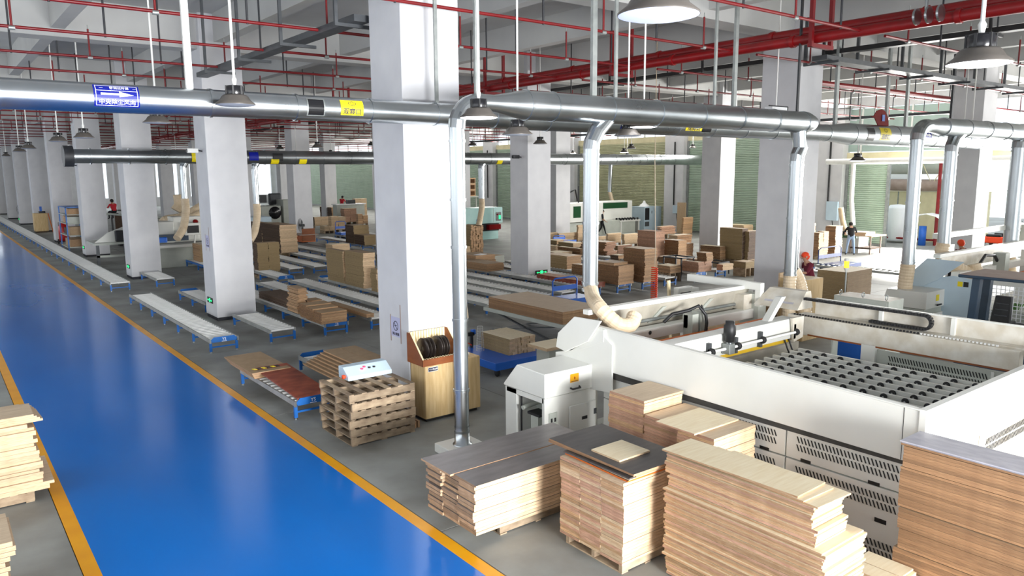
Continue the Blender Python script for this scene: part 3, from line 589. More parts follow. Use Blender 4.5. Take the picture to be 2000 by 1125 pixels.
P('label_line', MB(o).box(BX0+.52, 8.14, 1.162, BX0+.65, 8.1425, 1.17, 'ink'), wl)
P('handle', MB(o).tube([(BX0+.5, 8.14, 1.07), (BX0+.51, 8.1, 1.06), (BX0+.67, 8.1, 1.06), (BX0+.68, 8.14, 1.07)], .014, 'black', 8))
# wheel bed
zb_ = 1.36
wheelp = proto(MB().lathe((0, 0, 0), [(0, -.018), (.04, -.018), (.046, -.01), (.046, .01), (.04, .018), (0, .018)], 'rubber', 14, 'x').lathe((-.024, 0, 0), [(0, 0), (.012, 0), (.012, .03)], 'rail', 8, 'x'), 'wheel')
for r in range(13):
    x = 8.35+.243*r; y1 = 6.75
    b = P('bed_rail', MB((x, 3.5, 0)).box(x, 3.5, 1.14, x+.05, y1, zb_, 'ivory')); b.location = (x-XM, .23, 0)
    y = 3.75
    while y < y1: put(wheelp, b, (-.03, y-3.5, zb_-.038)); y += .28
    if r % 3 == 1: pass
for y in (3.9, 5.0, 6.1): P('bed_crossbar', MB(o).box(8.2, y, 1.1, 11.4, y+.08, 1.2, 'mach_grey'))
# far side of the bed
XF = 11.85
sw = P('inner_wall', MB(o).box(XF, 3.4, .6, XF+.03, 5.72, 1.44, 'mach_grey').box(XF-.06, 5.72, .6, XF+.05, 5.95, 1.5, 'ivory').box(XF, 5.95, .6, XF+.03, 6.3, 1.2, 'mach_grey'))
slots(sw, o, 4.1, 5.5, (1.18, 1.29), XF-.006, pitch=.042, h=.08); P('wall_rib', MB(o).box(XF-.02, 4.02, .8, XF, 4.06, 1.42, 'ivory'), sw); slots(sw, o, 3.45, 3.95, (1.18, 1.29), XF-.006, pitch=.042, h=.08)
P('guide_beam', MB(o).prism([(3.72, 1.5), (3.72, 1.79), (7.3, 1.8), (7.3, 1.47)], 'x', XF-.05, XF+.12, 'ivory_dirty'), bevel=.006)
P('guide_seal', MB(o).box(XF-.058, 3.5, 1.475, XF-.045, 6.9, 1.5, 'rack_wood'))
mb = MB(o)
for k in range(62): mb.box(XF-.03, 4.0+.052*k, 1.8, XF, 4.026+.052*k, 1.825, 'black' if k > 20 else 'conduit_white')
P('toothed_rack', mb, kind='stuff')
P('outer_fence', MB(o).box(XF+.32, 2.2, 1.72, XF+.35, 7.0, 2.06, 'ivory_dirty').box(XF+.3, 2.2, 2.06, XF+.37, 7.0, 2.08, 'ivory').box(XF+.1, 3.5, 1.78, XF+.35, 7.2, 1.8, 'ivory_dirty'))
for y in (3.6, 4.7, 5.8): P('fence_rib', MB(o).box(XF+.27, y, 1.78, XF+.32, y+.06, 2.06, 'ivory'))
# energy chain
path = [(XF+.22, 7.15-.045*k, 2.06) for k in range(46)]; yc = path[-1][1]
path += [(XF+.22, yc-.11*math.sin(a), 1.95+.11*math.cos(a)) for a in [math.pi*i/8 for i in range(1, 9)]]+[(XF+.22, yc+.045*k, 1.84) for k in range(1, 20)]
mb = MB(o)
for i, (a, b) in enumerate(zip(path, path[1:])):
    a, b = Vector(a), Vector(b); d = (b-a).normalized(); n_ = Vector((1, 0, 0)); u = d.cross(n_)*.022; q = n_*.045; c_ = a+(b-a)*.86
    mb.hexa([a-q-u, a+q-u, a+q+u, a-q+u, c_-q-u, c_+q-u, c_+q+u, c_-q+u], 'black' if i % 2 else 'rubber')
P('energy_chain', mb, kind='stuff')
# cross beam with its shaft and motor
cb = P('cross_beam', MB(o).box(XM+.06, 6.9, 1.5, 11.4, 7.16, 1.84, 'ivory'), bevel=.008)
P('end_plate', MB(o).prism([(11.28, 1.45), (11.55, 1.5), (11.55, 1.86), (11.2, 1.86)], 'y', 6.84, 6.88, 'ivory_dirty'), cb)
P('drive_shaft', MB(o).tube([(8.2, 6.82, 1.62), (11.4, 6.82, 1.62)], .022, 'roller', 10), cb)
for x in (9.05, 9.7, 10.35, 11.3): P('shaft_bearing', MB(o).lathe((x, 6.82, 1.62), [(0, -.03), (.055, -.03), (.06, 0), (.055, .03), (0, .03)], 'rubber', 16, 'x').box(x-.03, 6.84, 1.5, x+.03, 6.9, 1.75, 'tray_grey'), cb)
P('gear_box', MB(o).box(9.38, 6.74, 1.54, 9.52, 6.88, 1.7, 'galv_dull').lathe((9.45, 6.8, 1.7), [(.05, 0), (.05, .04)], 'galv', 12), cb, bevel=.01)
P('motor', MB(o).lathe((9.45, 6.8, 1.72), [(.05, 0), (.075, .02), (.078, .1), (.092, .12), (.092, .26), (.07, .28), (.07, .33), (0, .33)], 'black', 12), cb)
for k in range(9):
    x = 8.5+.36*k
    g = P('gripper', MB(o).box(x, 7.2, 1.66, x+.13, 7.5, 1.72, 'yellow_part', top='pale_wood').box(x-.05, 7.22, 1.68, x, 7.34, 1.78, 'galv').tube([(x-.1, 7.28, 1.73), (x, 7.28, 1.73)], .03, 'galv', 8), cb)
P('brush_strip', MB(o).box(8.3, 6.92, 1.44, 11.3, 7.1, 1.5, 'yellow_part'), cb)
P('tilt_arm', MB(o).hexa([(10.75, 7.0, 1.84), (10.87, 7.0, 1.84), (10.87, 7.12, 1.84), (10.75, 7.12, 1.84), (11.35, 7.15, 2.16), (11.48, 7.15, 2.16), (11.48, 7.27, 2.16), (11.35, 7.27, 2.16)], 'ivory'), cb)
for dx in (0, .12): P('cable', MB(o).tube([(11.1+dx, 6.9, 1.5), (11.12+dx, 6.85, 1.35), (11.2+dx, 6.8, 1.15)], .014, 'black', 6), cb)
# saw line: orange beam, white beam, carriage, cover
P('pressure_beam', MB(o).box(8.3, 7.9, 1.36, 12.3, 8.05, 1.56, 'orange'))
P('table_plate', MB(o).box(8.0, 7.3, 1.1, 12.2, 8.0, 1.25, 'cover_shaded'))
P('saw_beam', MB(o).box(8.75, 8.3, 1.52, 12.3, 8.5, 1.7, 'ivory'), bevel=.008)
P('beam_hole', MB(o).lathe((9.35, 8.295, 1.63), [(0, 0), (.035, 0), (.035, .004)], 'black', 14, 'y'))
P('rear_rail', MB(o).tube([(9.0, 8.55, 1.78), (12.2, 8.55, 1.78)], .03, 'galv_dull', 8))
cr_ = P('carriage', MB(o).box(10.2, 8.1, 1.42, 10.36, 8.3, 1.86, 'mach_grey').box(10.42, 8.1, 1.3, 10.56, 8.3, 1.88, 'mach_grey').box(10.2, 8.2, 1.6, 10.56, 8.32, 1.84, 'mach_grey'), bevel=.006)
P('hose_bundle', MB(o).tube([(10.5, 8.05, 1.45), (10.48, 8.02, 1.7), (10.42, 8.0, 1.85), (10.35, 8.1, 2.0), (10.2, 8.2, 1.92), (9.9, 8.3, 1.88), (9.75, 8.35, 1.75)], .03, 'black', 8).tube([(10.44, 8.03, 1.4), (10.44, 8.0, 1.8), (10.36, 8.05, 2.02)], .015, 'rubber', 6), cr_)
P('cover_ridge', MB(o).box(8.15, 8.52, 2.04, 12.6, 8.66, 2.12, 'ivory'), bevel=.01)
P('cover_sheet', MB(o).hexa([(8.4, 8.52, 2.04), (12.4, 8.52, 2.04), (12.4, 8.55, 2.04), (8.4, 8.55, 2.04), (8.4, 8.62, 1.62), (12.4, 8.62, 1.62), (12.4, 8.65, 1.62), (8.4, 8.65, 1.62)], 'cover_shaded'))
for x in (9.9, 11.2): P('cover_strut', MB(o).hexa([(x, 8.5, 1.98), (x+.1, 8.5, 1.98), (x+.1, 8.53, 1.98), (x, 8.53, 1.98), (x-.3, 8.58, 1.72), (x-.2, 8.58, 1.72), (x-.2, 8.61, 1.72), (x-.3, 8.61, 1.72)], 'mach_grey'))
P('cover_mount', MB(o).box(12.25, 8.2, 1.3, 12.5, 8.6, 1.98, 'mach_grey').box(12.0, 8.35, 1.7, 12.25, 8.6, 1.98, 'ivory_dirty'))
P('dust_pan', MB(o).box(8.9, 8.56, 1.58, 9.3, 8.8, 1.68, 'orange'))
P('gantry_bar', MB(o).box(12.24, 8.16, 2.06, 12.36, 9.9, 2.2, 'ivory').box(12.24, 8.16, 1.75, 12.36, 8.28, 2.06, 'ivory'), bevel=.006)
P('hood_frame', MB(o).hexa([(12.1, 7.3, 1.82), (12.6, 7.3, 1.82), (12.6, 8.2, 1.82), (12.1, 8.2, 1.82), (12.45, 7.35, 2.12), (12.6, 7.35, 2.12), (12.6, 8.1, 2.12), (12.45, 8.1, 2.12)], 'ivory_dirty'))
P('hood_window', MB(o).add([(12.19, 7.45, 1.9), (12.19, 8.05, 1.9), (12.42, 8.0, 2.08), (12.42, 7.45, 2.08)], [(0, 1, 2, 3)], 'film_pale'))
# operator console of the saw
t = thing('control_console', 'white touch screen console on a post behind the near panel saw', 'console', (11.05, 9.4, 0)); q = fy(1340, 580, 9.4)
mb = MB(t.location); mb.box(q.x-.24, 9.4, q.z-.28, q.x+.2, 9.52, q.z+.2, 'ivory'); mb.build('case', t, bevel=.015)
mb = MB(t.location); mb.box(q.x+.2, 9.42, q.z-.25, q.x+.42, 9.62, q.z+.15, 'ivory'); mb.build('side_case', t, bevel=.01)
mb = MB(t.location); mb.box(q.x-.17, 9.39, q.z-.22, q.x+.13, 9.4, q.z+.1, 'black_shiny'); s_ = mb.build('bezel', t)
mb = MB(t.location); mb.box(q.x-.13, 9.385, q.z-.19, q.x+.08, 9.39, q.z+.06, 'screen'); mb.build('screen', s_)
mb = MB(t.location); mb.tube([(q.x, 9.46, 0), (q.x, 9.46, q.z-.26)], .05, 'ivory', 10); mb.build('post', t)
mb = MB((q.x-.35, 9.5, 0)); mb.hexa([(q.x-.3, 9.5, .9), (q.x-.26, 9.5, .9), (q.x-.26, 9.54, .9), (q.x-.3, 9.54, .9), (q.x-.42, 9.5, q.z+.35), (q.x-.36, 9.5, q.z+.35), (q.x-.36, 9.54, q.z+.35), (q.x-.42, 9.54, q.z+.35)], 'pale_wood'); mb.box(q.x-.34, 9.5, 0, q.x-.22, 9.54, .95, 'pale_wood')
solo(mb, 'wooden_batten', 'pale wooden batten leaning beside the touch screen console', 'batten')
# blue poster board seen under the guide beam
mb = MB(); mb.box(12.3, 6.15, .9, 12.34, 6.62, 1.42, 'truck_blue'); mb.box(12.295, 6.15, 1.42, 12.345, 6.62, 1.45, 'pale_wood'); mb.box(12.4, 6.5, .0, 12.44, 6.56, .9, 'pale_wood'); mb.box(12.4, 6.2, 0, 12.44, 6.26, .9, 'pale_wood'); mb.box(12.34, 6.15, .85, 12.44, 6.62, .9, 'pale_wood'); solo(mb, 'blue_board', 'bright blue board showing through the gap under the guide beam', 'board')

# ============================================================ ELECTRIC CABINET, SECOND SAW, FORKLIFT
t = thing('electric_cabinet', 'long grey electric cabinet with lifting eyes behind the energy chain', 'cabinet', (15.5, 7.3, 0)); o = t.location
mb = MB(o); mb.box(15.5, 7.3, 0, 16.15, 8.5, 1.6, 'mach_grey', top='ivory_dirty'); mb.build('body', t, bevel=.01)
mb = MB(o); mb.box(15.49, 7.34, .3, 15.5, 8.46, 1.56, 'mach_grey'); mb.build('door', t)
for y in (7.4, 7.9, 8.4): mb = MB(o); mb.tube([(15.6+.05*math.sin(a), y, 1.66+.05*math.cos(a)) for a in [2*math.pi*i/12 for i in range(13)]], .01, 'galv', 6); mb.build('lifting_eye', t)
p = fy(1650, 575, 9.0); t = thing('signal_light', 'amber lit signal light on a grey pole beside the stack of wide brown boards', 'light', (p.x, 9.0, 0)); o = t.location
zt = fy(1650, 507, 9.0).z
mb = MB(o); mb.tube([(p.x, 9, 0), (p.x, 9, zt-.22)], .02, 'galv_dull', 8); mb.tube([(p.x, 9, zt-.3), (p.x, 9, zt-.2)], [.02, .06], 'conduit_white', 12); mb.build('pole', t)
mb = MB(o); mb.tube([(p.x, 9, zt-.2), (p.x, 9, zt-.04)], .055, 'orange_glow', 14); mb.build('lamp', t)
mb = MB(o); mb.tube([(p.x, 9, zt-.04), (p.x, 9, zt+.02)], .055, 'conduit_white', 14); mb.build('cap', t)
DX, DY = 11.6, -.3
t = saw = thing('panel_saw', 'second ivory panel saw with the white mesh guard, behind the first one', 'machine', (XM+DX, 5, 0)); o = t.location
def S(pts): return [(a+DY, z) for a, z in pts]
P('wing_plate', MB(o).prism(S([(7.75, 2.1), (8.6, 2.12), (8.95, 1.74), (9.0, 1.42), (8.72, 1.38), (8.3, 1.62)]), 'x', XM+DX-.07, XM+DX-.04, 'mach_blue'), bevel=.01)
P('side_cover', MB(o).prism(S([(7.3, .3), (7.3, 1.68), (7.98, 1.74), (8.62, 1.6), (9.2, 1.5), (9.2, .3)]), 'x', XM+DX-.03, XM+DX, 'mach_blue'), bevel=.005)
x0 = BX0+DX; x1 = BX1+DX
P('hood', MB(o).prism(S([(8.15, .99), (8.15, 1.4), (9.1, 1.4), (9.2, 1.02), (9.2, .99)]), 'x', x0, x1, 'ivory'), bevel=.012)
P('body', MB(o).box(x0+.02, 8.2+DY, 0, x1, 9.1+DY, .98, 'mach_grey'), bevel=.005)
P('warning_label', MB(o).box(x0+.5, 8.143+DY, 1.15, x0+.66, 8.149+DY, 1.3, 'sign_yellow'))
P('handle', MB(o).tube([(x0+.48, 8.1+DY, 1.06), (x0+.7, 8.1+DY, 1.06)], .02, 'black', 8))
P('access_panel', MB(o).box(x0+.45, 8.16+DY, .3, x1-.05, 8.2+DY, .85, 'ivory'), bevel=.01)
for k, m_ in ((0, 'sign_yellow'), (1, 'black')): P('warning_label', MB(o).box(XM+DX-.036, 7.46-k*.13, 1.5, XM+DX-.031, 7.57-k*.13, 1.62, m_))
XG = XM+DX
P('guard_frame', MB(o).box(XG, 3.0, 1.62, XG+.06, 7.0, 1.72, 'ivory').box(XG, 3.0, .5, XG+.06, 7.0, .58, 'ivory').box(XG, 5.6, .5, XG+.06, 5.66, 1.7, 'ivory').box(XG, 4.3, .5, XG+.06, 4.36, 1.7, 'ivory').box(XG, 6.94, 0, XG+.06, 7.0, 1.7, 'ivory').box(XG, 3.0, 0, XG+.06, 3.06, 1.7, 'ivory'))
mb = MB(o)
for k in range(44): mb.box(XG+.02, 3.05+.09*k, .58, XG+.032, 3.064+.09*k, 1.62, 'white')
for k in range(12): mb.box(XG+.016, 3.0, .62+.09*k, XG+.03, 7.0, .634+.09*k, 'white')
P('wire_mesh', mb, kind='stuff')
P('cover_ridge', MB(o).box(XG+.3, 8.45+DY, 2.1, XG+6, 8.62+DY, 2.2, 'ivory'), bevel=.01)
P('cover_sheet', MB(o).box(XG+.5, 8.5+DY, 1.75, XG+6, 8.55+DY, 2.1, 'ivory_dirty')); P('saw_beam', MB(o).box(XG+.9, 8.2+DY, 1.55, XG+5.6, 8.4+DY, 1.72, 'ivory'))
P('carriage', MB(o).box(XG+3.2, 8.0+DY, 1.3, XG+3.5, 8.3+DY, 2.05, 'mach_grey')); P('pressure_beam', MB(o).box(XG+.4, 7.6, 1.3, XG+5.6, 7.75, 1.45, 'orange'))
P('cross_beam', MB(o).box(XG+.1, 6.2, 1.4, XG+5, 6.4, 1.6, 'ivory')); P('base_frame', MB(o).box(XG+.2, 3.2, 0, XG+5.5, 7.6, 1.0, 'mach_grey')); P('far_fence', MB(o).box(XG+5.2, 3, 1.0, XG+5.3, 8.0, 2.0, 'ivory'))
P('hose_bundle', MB(o).tube([(XG+2.0, 7.9, 1.8), (XG+2.4, 7.9, 2.05), (XG+3.0, 7.9, 2.0), (XG+3.4, 7.9, 1.7)], .04, 'black', 8))
P('gantry_rail', MB(o).box(XG+1.2, 8.6, 2.5, XG+7.2, 8.75, 2.64, 'ivory').box(XG+6.9, 8.5, 1.9, XG+7.2, 8.8, 2.6, 'mach_grey'))
t = thing('control_console', 'grey console with a dark screen at the foot of the right-hand lilac column', 'console', tuple(fz(1870, 520, 1.0))); p = fy(1854, 492, 10.2); mb = MB(t.location)
mb.box(p.x-.25, 10.2, p.z-.25, p.x+.35, 10.5, p.z+.22, 'ivory'); mb.box(p.x-.05, 10.3, 0, p.x+.1, 10.45, p.z-.2, 'mach_grey'); mb.build('case', t); mb = MB(t.location); mb.box(p.x-.2, 10.18, p.z-.2, p.x+.2, 10.2, p.z+.16, 'black_shiny'); mb.build('screen', t)
# forklift
a = fz(1884, 538, 2.1)
t = thing('forklift', 'dark blue-grey stand-on forklift with a dusty roof behind the guide beam', 'forklift', (a.x, a.y, 0)); o = t.location
x, y = a.x, a.y
for dx, dy in ((0, -.05), (1.0, .1), (.0, -1.2), (1.0, -1.1)):
    mb = MB(o); mb.hexa([(x+dx-.06, y+dy-.2, .5), (x+dx+.12, y+dy-.2, .5), (x+dx+.12, y+dy-.05, .5), (x+dx-.06, y+dy-.05, .5), (x+dx, y+dy-.25, 2.06), (x+dx+.17, y+dy-.25, 2.06), (x+dx+.17, y+dy-.1, 2.06), (x+dx, y+dy-.1, 2.06)], 'steel_blue'); mb.build('pillar', t, bevel=.01)
mb = MB(o); mb.box(x-.08, y-1.4, 2.06, x+1.25, y+.1, 2.13, 'steel_blue', top='dusty'); mb.build('roof', t, bevel=.02)
mb = MB(o); mb.box(x-.1, y-1.5, .15, x+1.3, y+.05, .75, 'steel_blue'); mb.box(x+.3, y-1.2, .75, x+1.2, y-.3, 1.05, 'rubber'); mb.build('body', t, bevel=.04)
mb = MB(o); mb.hexa([(x+.12, y-.85, 1.2), (x+.24, y-.85, 1.2), (x+.24, y-.5, 1.2), (x+.12, y-.5, 1.2), (x+.22, y-.82, 1.72), (x+.32, y-.82, 1.72), (x+.32, y-.53, 1.72), (x+.22, y-.53, 1.72)], 'rubber'); mb.box(x+.1, y-.85, 1.05, x+.5, y-.5, 1.2, 'rubber')
for k in range(3): mb.box(x+.135+.025*k, y-.8, 1.32+.12*k, x+.16+.025*k, y-.56, 1.34+.12*k, 'tray_grey')
mb.build('seat', t, bevel=.03)
for dx in (0, 1.1):
    for dy in (-1.3, -.2): mb = MB(o); mb.lathe((x+dx, y+dy, .17), [(0, -.06), (.17, -.06), (.17, .06), (0, .06)], 'rubber', 16, 'x'); mb.build('wheel', t)
p = fz(1985, 640, .6); t = thing('potted_plant', 'small green plant in a terracotta box at the right edge', 'plant', (p.x, p.y, 0)); o = t.location; q = fd(1985, 612, (p-CAM).dot(_F)); 
mb = MB(o); mb.box(q.x-.25, q.y-.12, 0, q.x+.3, q.y+.12, q.z-.12, 'mach_grey'); mb.box(q.x-.22, q.y-.1, q.z-.12, q.x+.28, q.y+.1, q.z+.06, 'pot'); mb.build('planter', t)
mb = MB(o)
for k in range(26):
    aa = R.uniform(0, 6.28); L = R.uniform(.15, .3); bx = q.x+R.uniform(-.18, .22); by = q.y+R.uniform(-.06, .06); tip = (bx+math.cos(aa)*L*.8, by+math.sin(aa)*L*.8, q.z+.06+L*.7)
    s2 = math.sin(aa)*.02; c2 = math.cos(aa)*.02; md = ((bx+tip[0])/2, (by+tip[1])/2, q.z+.1+L*.5); mb.add([(bx, by, q.z+.05), (md[0]-s2, md[1]+c2, md[2]), tip, (md[0]+s2, md[1]-c2, md[2])], [(0, 1, 2, 3)], 'leaf')
mb.build('leaves', t, kind='stuff')

# ============================================================ ROLLER CONVEYORS
CW, CZ = .68, .345
ROLL = proto(MB().tube([(.03, 0, 0), (CW-.03, 0, 0)], .03, 'roller', 8), 'roller')
def leg_mb():
    m_ = MB()
    for x in (.03, CW-.03): m_.box(x-.028, -.025, .035, x+.028, .025, .26, 'conv_blue'); m_.tube([(x, 0, 0), (x, 0, .04)], .016, 'galv', 6); m_.tube([(x, 0, 0), (x, 0, .008)], .03, 'galv', 8)
    m_.box(.03, -.015, .12, CW-.03, .015, .155, 'conv_blue'); return m_
LEG = proto(leg_mb(), 'leg_frame')
def conveyor(label, X, Y0, Y1c, single=True, near_plate=False, far_plate=False, pitch=.2, legs=1.5, blue=False, gap=None):
    CONV.append((X, Y0, Y1c)); t = thing('roller_conveyor', label, 'conveyor', (X, Y0, 0), group='roller conveyors'); o = t.location
    rm = 'conv_blue' if blue else 'rail'
    for x in (X, X+CW-.03):
        mb = MB(o); mb.box(x, Y0, CZ-.09, x+.03, Y1c, CZ, rm); mb.build('side_rail', t)
    n = int((Y1c-Y0-.08)/pitch)
    if single:
        for k in range(n): put(ROLL, t, (0, .08+k*pitch, CZ-.03))
    else:
        mb = MB(o)
        for k in range(n): mb.tube([(X+.03, Y0+.08+k*pitch, CZ-.03), (X+CW-.03, Y0+.08+k*pitch, CZ-.03)], .03, 'roller', 6, caps=False)
        mb.build('roller_bed', t, kind='stuff')
    m_ = int((Y1c-Y0)/legs)
    for k in range(m_+1): put(LEG, t, (0, .05+(Y1c-Y0-.1)*k/max(m_, 1), 0))
    for f, y, s in ((near_plate, Y0, -1), (far_plate, Y1c, 1)):
        if f:
            mb = MB(o); mb.prism([(X+.06, CZ-.085), (X+CW-.06, CZ-.085), (X+CW-.02, CZ-.03), (X+CW-.1, CZ+.045), (X+.1, CZ+.045), (X+.02, CZ-.03)], 'y', y-.012 if s < 0 else y, y if s < 0 else y+.012, 'conv_blue'); pl = mb.build('end_plate', t)
            mb = MB(o)
            for x in (X-.008, X+CW-.03): mb.box(x, y-.02, CZ-.1, x+.038, y+.01, CZ+.005, 'galv')
            mb.build('end_bracket', t)
            if s < 0:
                l_ = text(pl, 'lettering', 'YS', .09, 'white', Matrix.Translation(Vector((X+CW/2, y-.014, CZ-.02))-o) @ FY, ext=.001); mb = MB(o); mb.box(X+CW/2-.06, y-.0145, CZ-.077, X+CW/2+.06, y-.0125, CZ-.066, 'white'); mb.build('underline', pl)
    return t
CONV = []; cv = conveyor
cv('longest roller conveyor, running down beside the blue aisle', 5.13, 30.85, 104, False, legs=2.0, pitch=.3)
cv('empty conveyor with blue lettered end plate beside the aisle', 5.11, 18.5, 27.5, True, near_plate=True)
cv('short empty conveyor ending in front of the second column', 6.64, 18.62, 21.6, True)
cv('short dull conveyor at the foot of the third column', 6.72, 30.9, 33.5, True)
cv('short conveyor with blue far plate left of the second column', 6.6, 24.1, 27.2, True, far_plate=True)
cv('conveyor with blue end plate carrying the jagged beige pile', 8.06, 18.5, 27.5, True, near_plate=True)
cv('conveyor carrying the narrow brown battens', 9.4, 18.45, 27.6, True)
cv('conveyor between the battens and the tall beige stacks, empty', 10.55, 18.5, 27.4, False)
cv('conveyor under the tall beige stacks', 11.72, 18.5, 27.3, False, far_plate=True)
cv('front row conveyor seen behind the floor pipe, lowest', 13.15, 18.2, 27.4, False)
cv('second row conveyor seen behind the floor pipe', 14.4, 18.4, 27.4, False)
cv('third row conveyor behind the floor pipe, beside the scissor lift', 15.3, 18.4, 27.4, False)
cv('fourth row conveyor passing the foot of the middle grey column', 16.35, 18.4, 28.4, False)
cv('conveyor with blue end under the brown stepped stack left of the drop pipe', 17.7, 18.6, 27, False)
cv('blue ended conveyor under the stack right of the drop pipe', 19.05, 18.45, 27, False, near_plate=True)
cv('blue ended conveyor under the tall stack behind the red coil hose', 20.35, 18.45, 27, False, near_plate=True)
cv('conveyor showing bare bright rollers right of the red coil hose', 21.55, 18.45, 27, False)
cv('conveyor under the pink boards behind the black stands', 23.3, 18.45, 27, False, near_plate=True)
cv('conveyor under the wide brown stacks left of the lilac column', 24.8, 18.6, 27, False, near_plate=True)
cv('bright conveyor with lettered blue plate in the left middle aisle', 10.45, 28.2, 34, False, near_plate=True)
cv('bright conveyor right of the lettered one in the middle distance', 11.85, 30.6, 39, False)
cv('third bright conveyor of the middle distance', 12.95, 30.6, 41, False)
cv('fourth bright conveyor of the middle distance', 14.3, 30.8, 42, False)
cv('fifth bright conveyor of the middle distance', 15.7, 31.5, 42, False)
cv('sunlit far conveyor left of the dark stacks', 19.3, 37, 45, False); cv('sunlit far conveyor behind the first sunlit one', 21, 38, 46, False); cv('sunlit far conveyor below the upright blue cart', 22.9, 39, 48, False)
cv('blue sided conveyor of the edge bander between columns', 9.4, 31.4, 37.0, False, blue=True)
cv('conveyor with the brown and dark red boards beside the aisle', 4.78, 12.4, 15.3, True, near_plate=True)
cv('conveyor half hidden behind the pallet pile', 6.15, 12.9, 15.6, True, far_plate=True)
for (x, y0, y1, lb) in ((27.5, 14.2, 18.5, 'bare roller frame on the bright floor below the amber light'), (29.4, 13.2, 17.5, 'bare roller frame nearer the second panel saw'), (31.5, 18.9, 20.6, 'small low blue legged conveyor in front of the man in jeans')): cv(lb, x, y0, y1, True, pitch=.25)

# ============================================================ STACKS OF BOARDS IN THE HALL
def stack(label, xc, yb, xl, xr, yt, z0=.36, mat='oak_side', side=None, top='oak_top', th=.035, jit=.012, pallet=None, cols=1, colsx=1, name='board_stack', group='stacks of boards', grow=0, hmin=.06):
    """near-left vertical edge at pixel xc with its foot at yb and head at yt; far-left edge at xl, right edge at xr"""
    P = fz(xc, yb, z0); X0, Y0 = P.x, P.y; zt = max(zat(xc, yt, X0, Y0), z0+hmin); side = side or mat
    Y1_ = max(fx(xl, yb, X0).y, Y0+.15); X1 = max(fy(xr, yb, Y0).x, X0+.1)
    if not pallet and (th >= .0) and z0 < .6 and not any(c[0]-.45 < X0 < c[0]+.55 and c[1]-.5 < (Y0+Y1_)/2 < c[2]+.3 for c in CONV): pallet = True
    t = MB((X0, Y0, z0)); nl = max(1, int(round((zt-z0)/th))); h = (zt-z0)/nl
    th_ = thing(name, label, 'stack', (X0, Y0, z0), group=group) if pallet or cols*colsx > 1 else None
    mbs = []
    cy = (Y1_-Y0)/cols; cx = (X1-X0)/colsx
    for a in range(cols):
        for b in range(colsx):
            mb = MB((X0, Y0, z0)); ox = oy = 0; top_n = nl - (R.randint(0, 2) if cols*colsx > 1 else 0)
            for k in range(top_n):
                if k % 6 == 0: ox, oy = R.uniform(-jit, jit)*1.5, R.uniform(-jit, jit)*1.5
                jx, jy = ox+R.uniform(-jit, jit), oy+R.uniform(-jit, jit)
                mb.box(X0+b*cx+.003+jx, Y0+a*cy+.003+jy, z0+k*h+.0015, X0+(b+1)*cx-.003+jx, Y0+(a+1)*cy-.003+jy, z0+(k+1)*h-.0015, mat, top=top, endx=side)
            mbs.append(mb)
    if th_ is None: return tag(mbs[0].build(name), label, 'stack', group)
    for mb in mbs: mb.build('board_pile', th_, kind='stuff')
    if pallet:
        mb = MB((X0, Y0, z0)); 
        for k in range(5): mb.box(X0, Y0+(Y1_-Y0-.09)*k/4, z0-.025, X1, Y0+(Y1_-Y0-.09)*k/4+.09, z0, 'pallet_wood')
        for k in range(3): mb.box(X0+(X1-X0-.06)*k/2, Y0, 0, X0+(X1-X0-.06)*k/2+.06, Y1_, z0-.026, 'pallet_wood')
        mb.build('pallet', th_, kind='stuff')
    return th_
st = stack
# on the conveyors left of the near column
st('neat beige block at the near end of the lettered conveyor, left of the near column', 628.6, 634, 586, 679, 606.6, cols=3, top='mdf', side='endgrain')
st('tall narrow jagged beige pile standing behind the neat beige block', 582, 614, 562, 599, 564, jit=.03, top='mdf')
st('low stepped beige pile right behind the tall jagged one', 606, 603, 594, 627, 587, jit=.03, top='mdf')
st('flat dark brown sheets at the far end behind the jagged pile', 567, 604, 507, 612, 590, mat='dark_side', top='dark_side', th=.02)
st('long narrow brown battens lying on rollers, left of the near column', 716, 621, 640, 731, 611, top='mdf', cols=1, colsx=2, jit=.004)
st('tall olive beige stack of small boards, left one of the tall pair', 671.7, 554, 640, 684, 491, mat='pine_side', side='tan_side', top='mdf')
st('tall olive beige stack with stepped top, right one of the tall pair', 711, 564, 675.5, 734, 495, mat='pine_side', side='tan_side', top='mdf')
st('lower olive stack half hidden by the near column', 736.6, 571, 725, 766, 526.7, mat='pine_side', side='tan_side', top='mdf')
st('dark sided stack with grey top behind the tall pair, farther one', 691.7, 476, 675.5, 721.6, 440.6, side='dark_side', mat='tan_side', top='mdf')
st('dark sided stack with grey top behind the tall pair, nearer one', 711.8, 479.5, 692.4, 736, 460, side='dark_side', mat='tan_side', top='mdf')
st('pale low stack peeking over the left tall stack', 650, 507, 637, 684, 478, mat='pine_side', top='pine_top')
st('dark walled stack with pale face right of the second column, long part', 548.5, 494, 514, 582, 440, side='dark_side', mat='pine_side', top='mdf', z0=.38, th=.07)
st('dark walled stack directly beside the second column', 513, 480, 488, 530, 436, side='dark_side', mat='pine_side', top='mdf', z0=.38, th=.07)
st('three tier brown stack on a pallet right of the second column', 505, 538, 497, 548.5, 475, z0=.13, side='dark_side', mat='tan_side', top='mdf', pallet=True, colsx=2, th=.03)
st('beige stack with a white sheet on top behind the three tier one', 548, 503, 535, 561, 471, z0=.13, mat='tan_side', top='pine_top')
st('beige stack squeezed between the third and second columns', 393, 521, 379, 406, 478, z0=.13, mat='tan_side', side='oak_side')
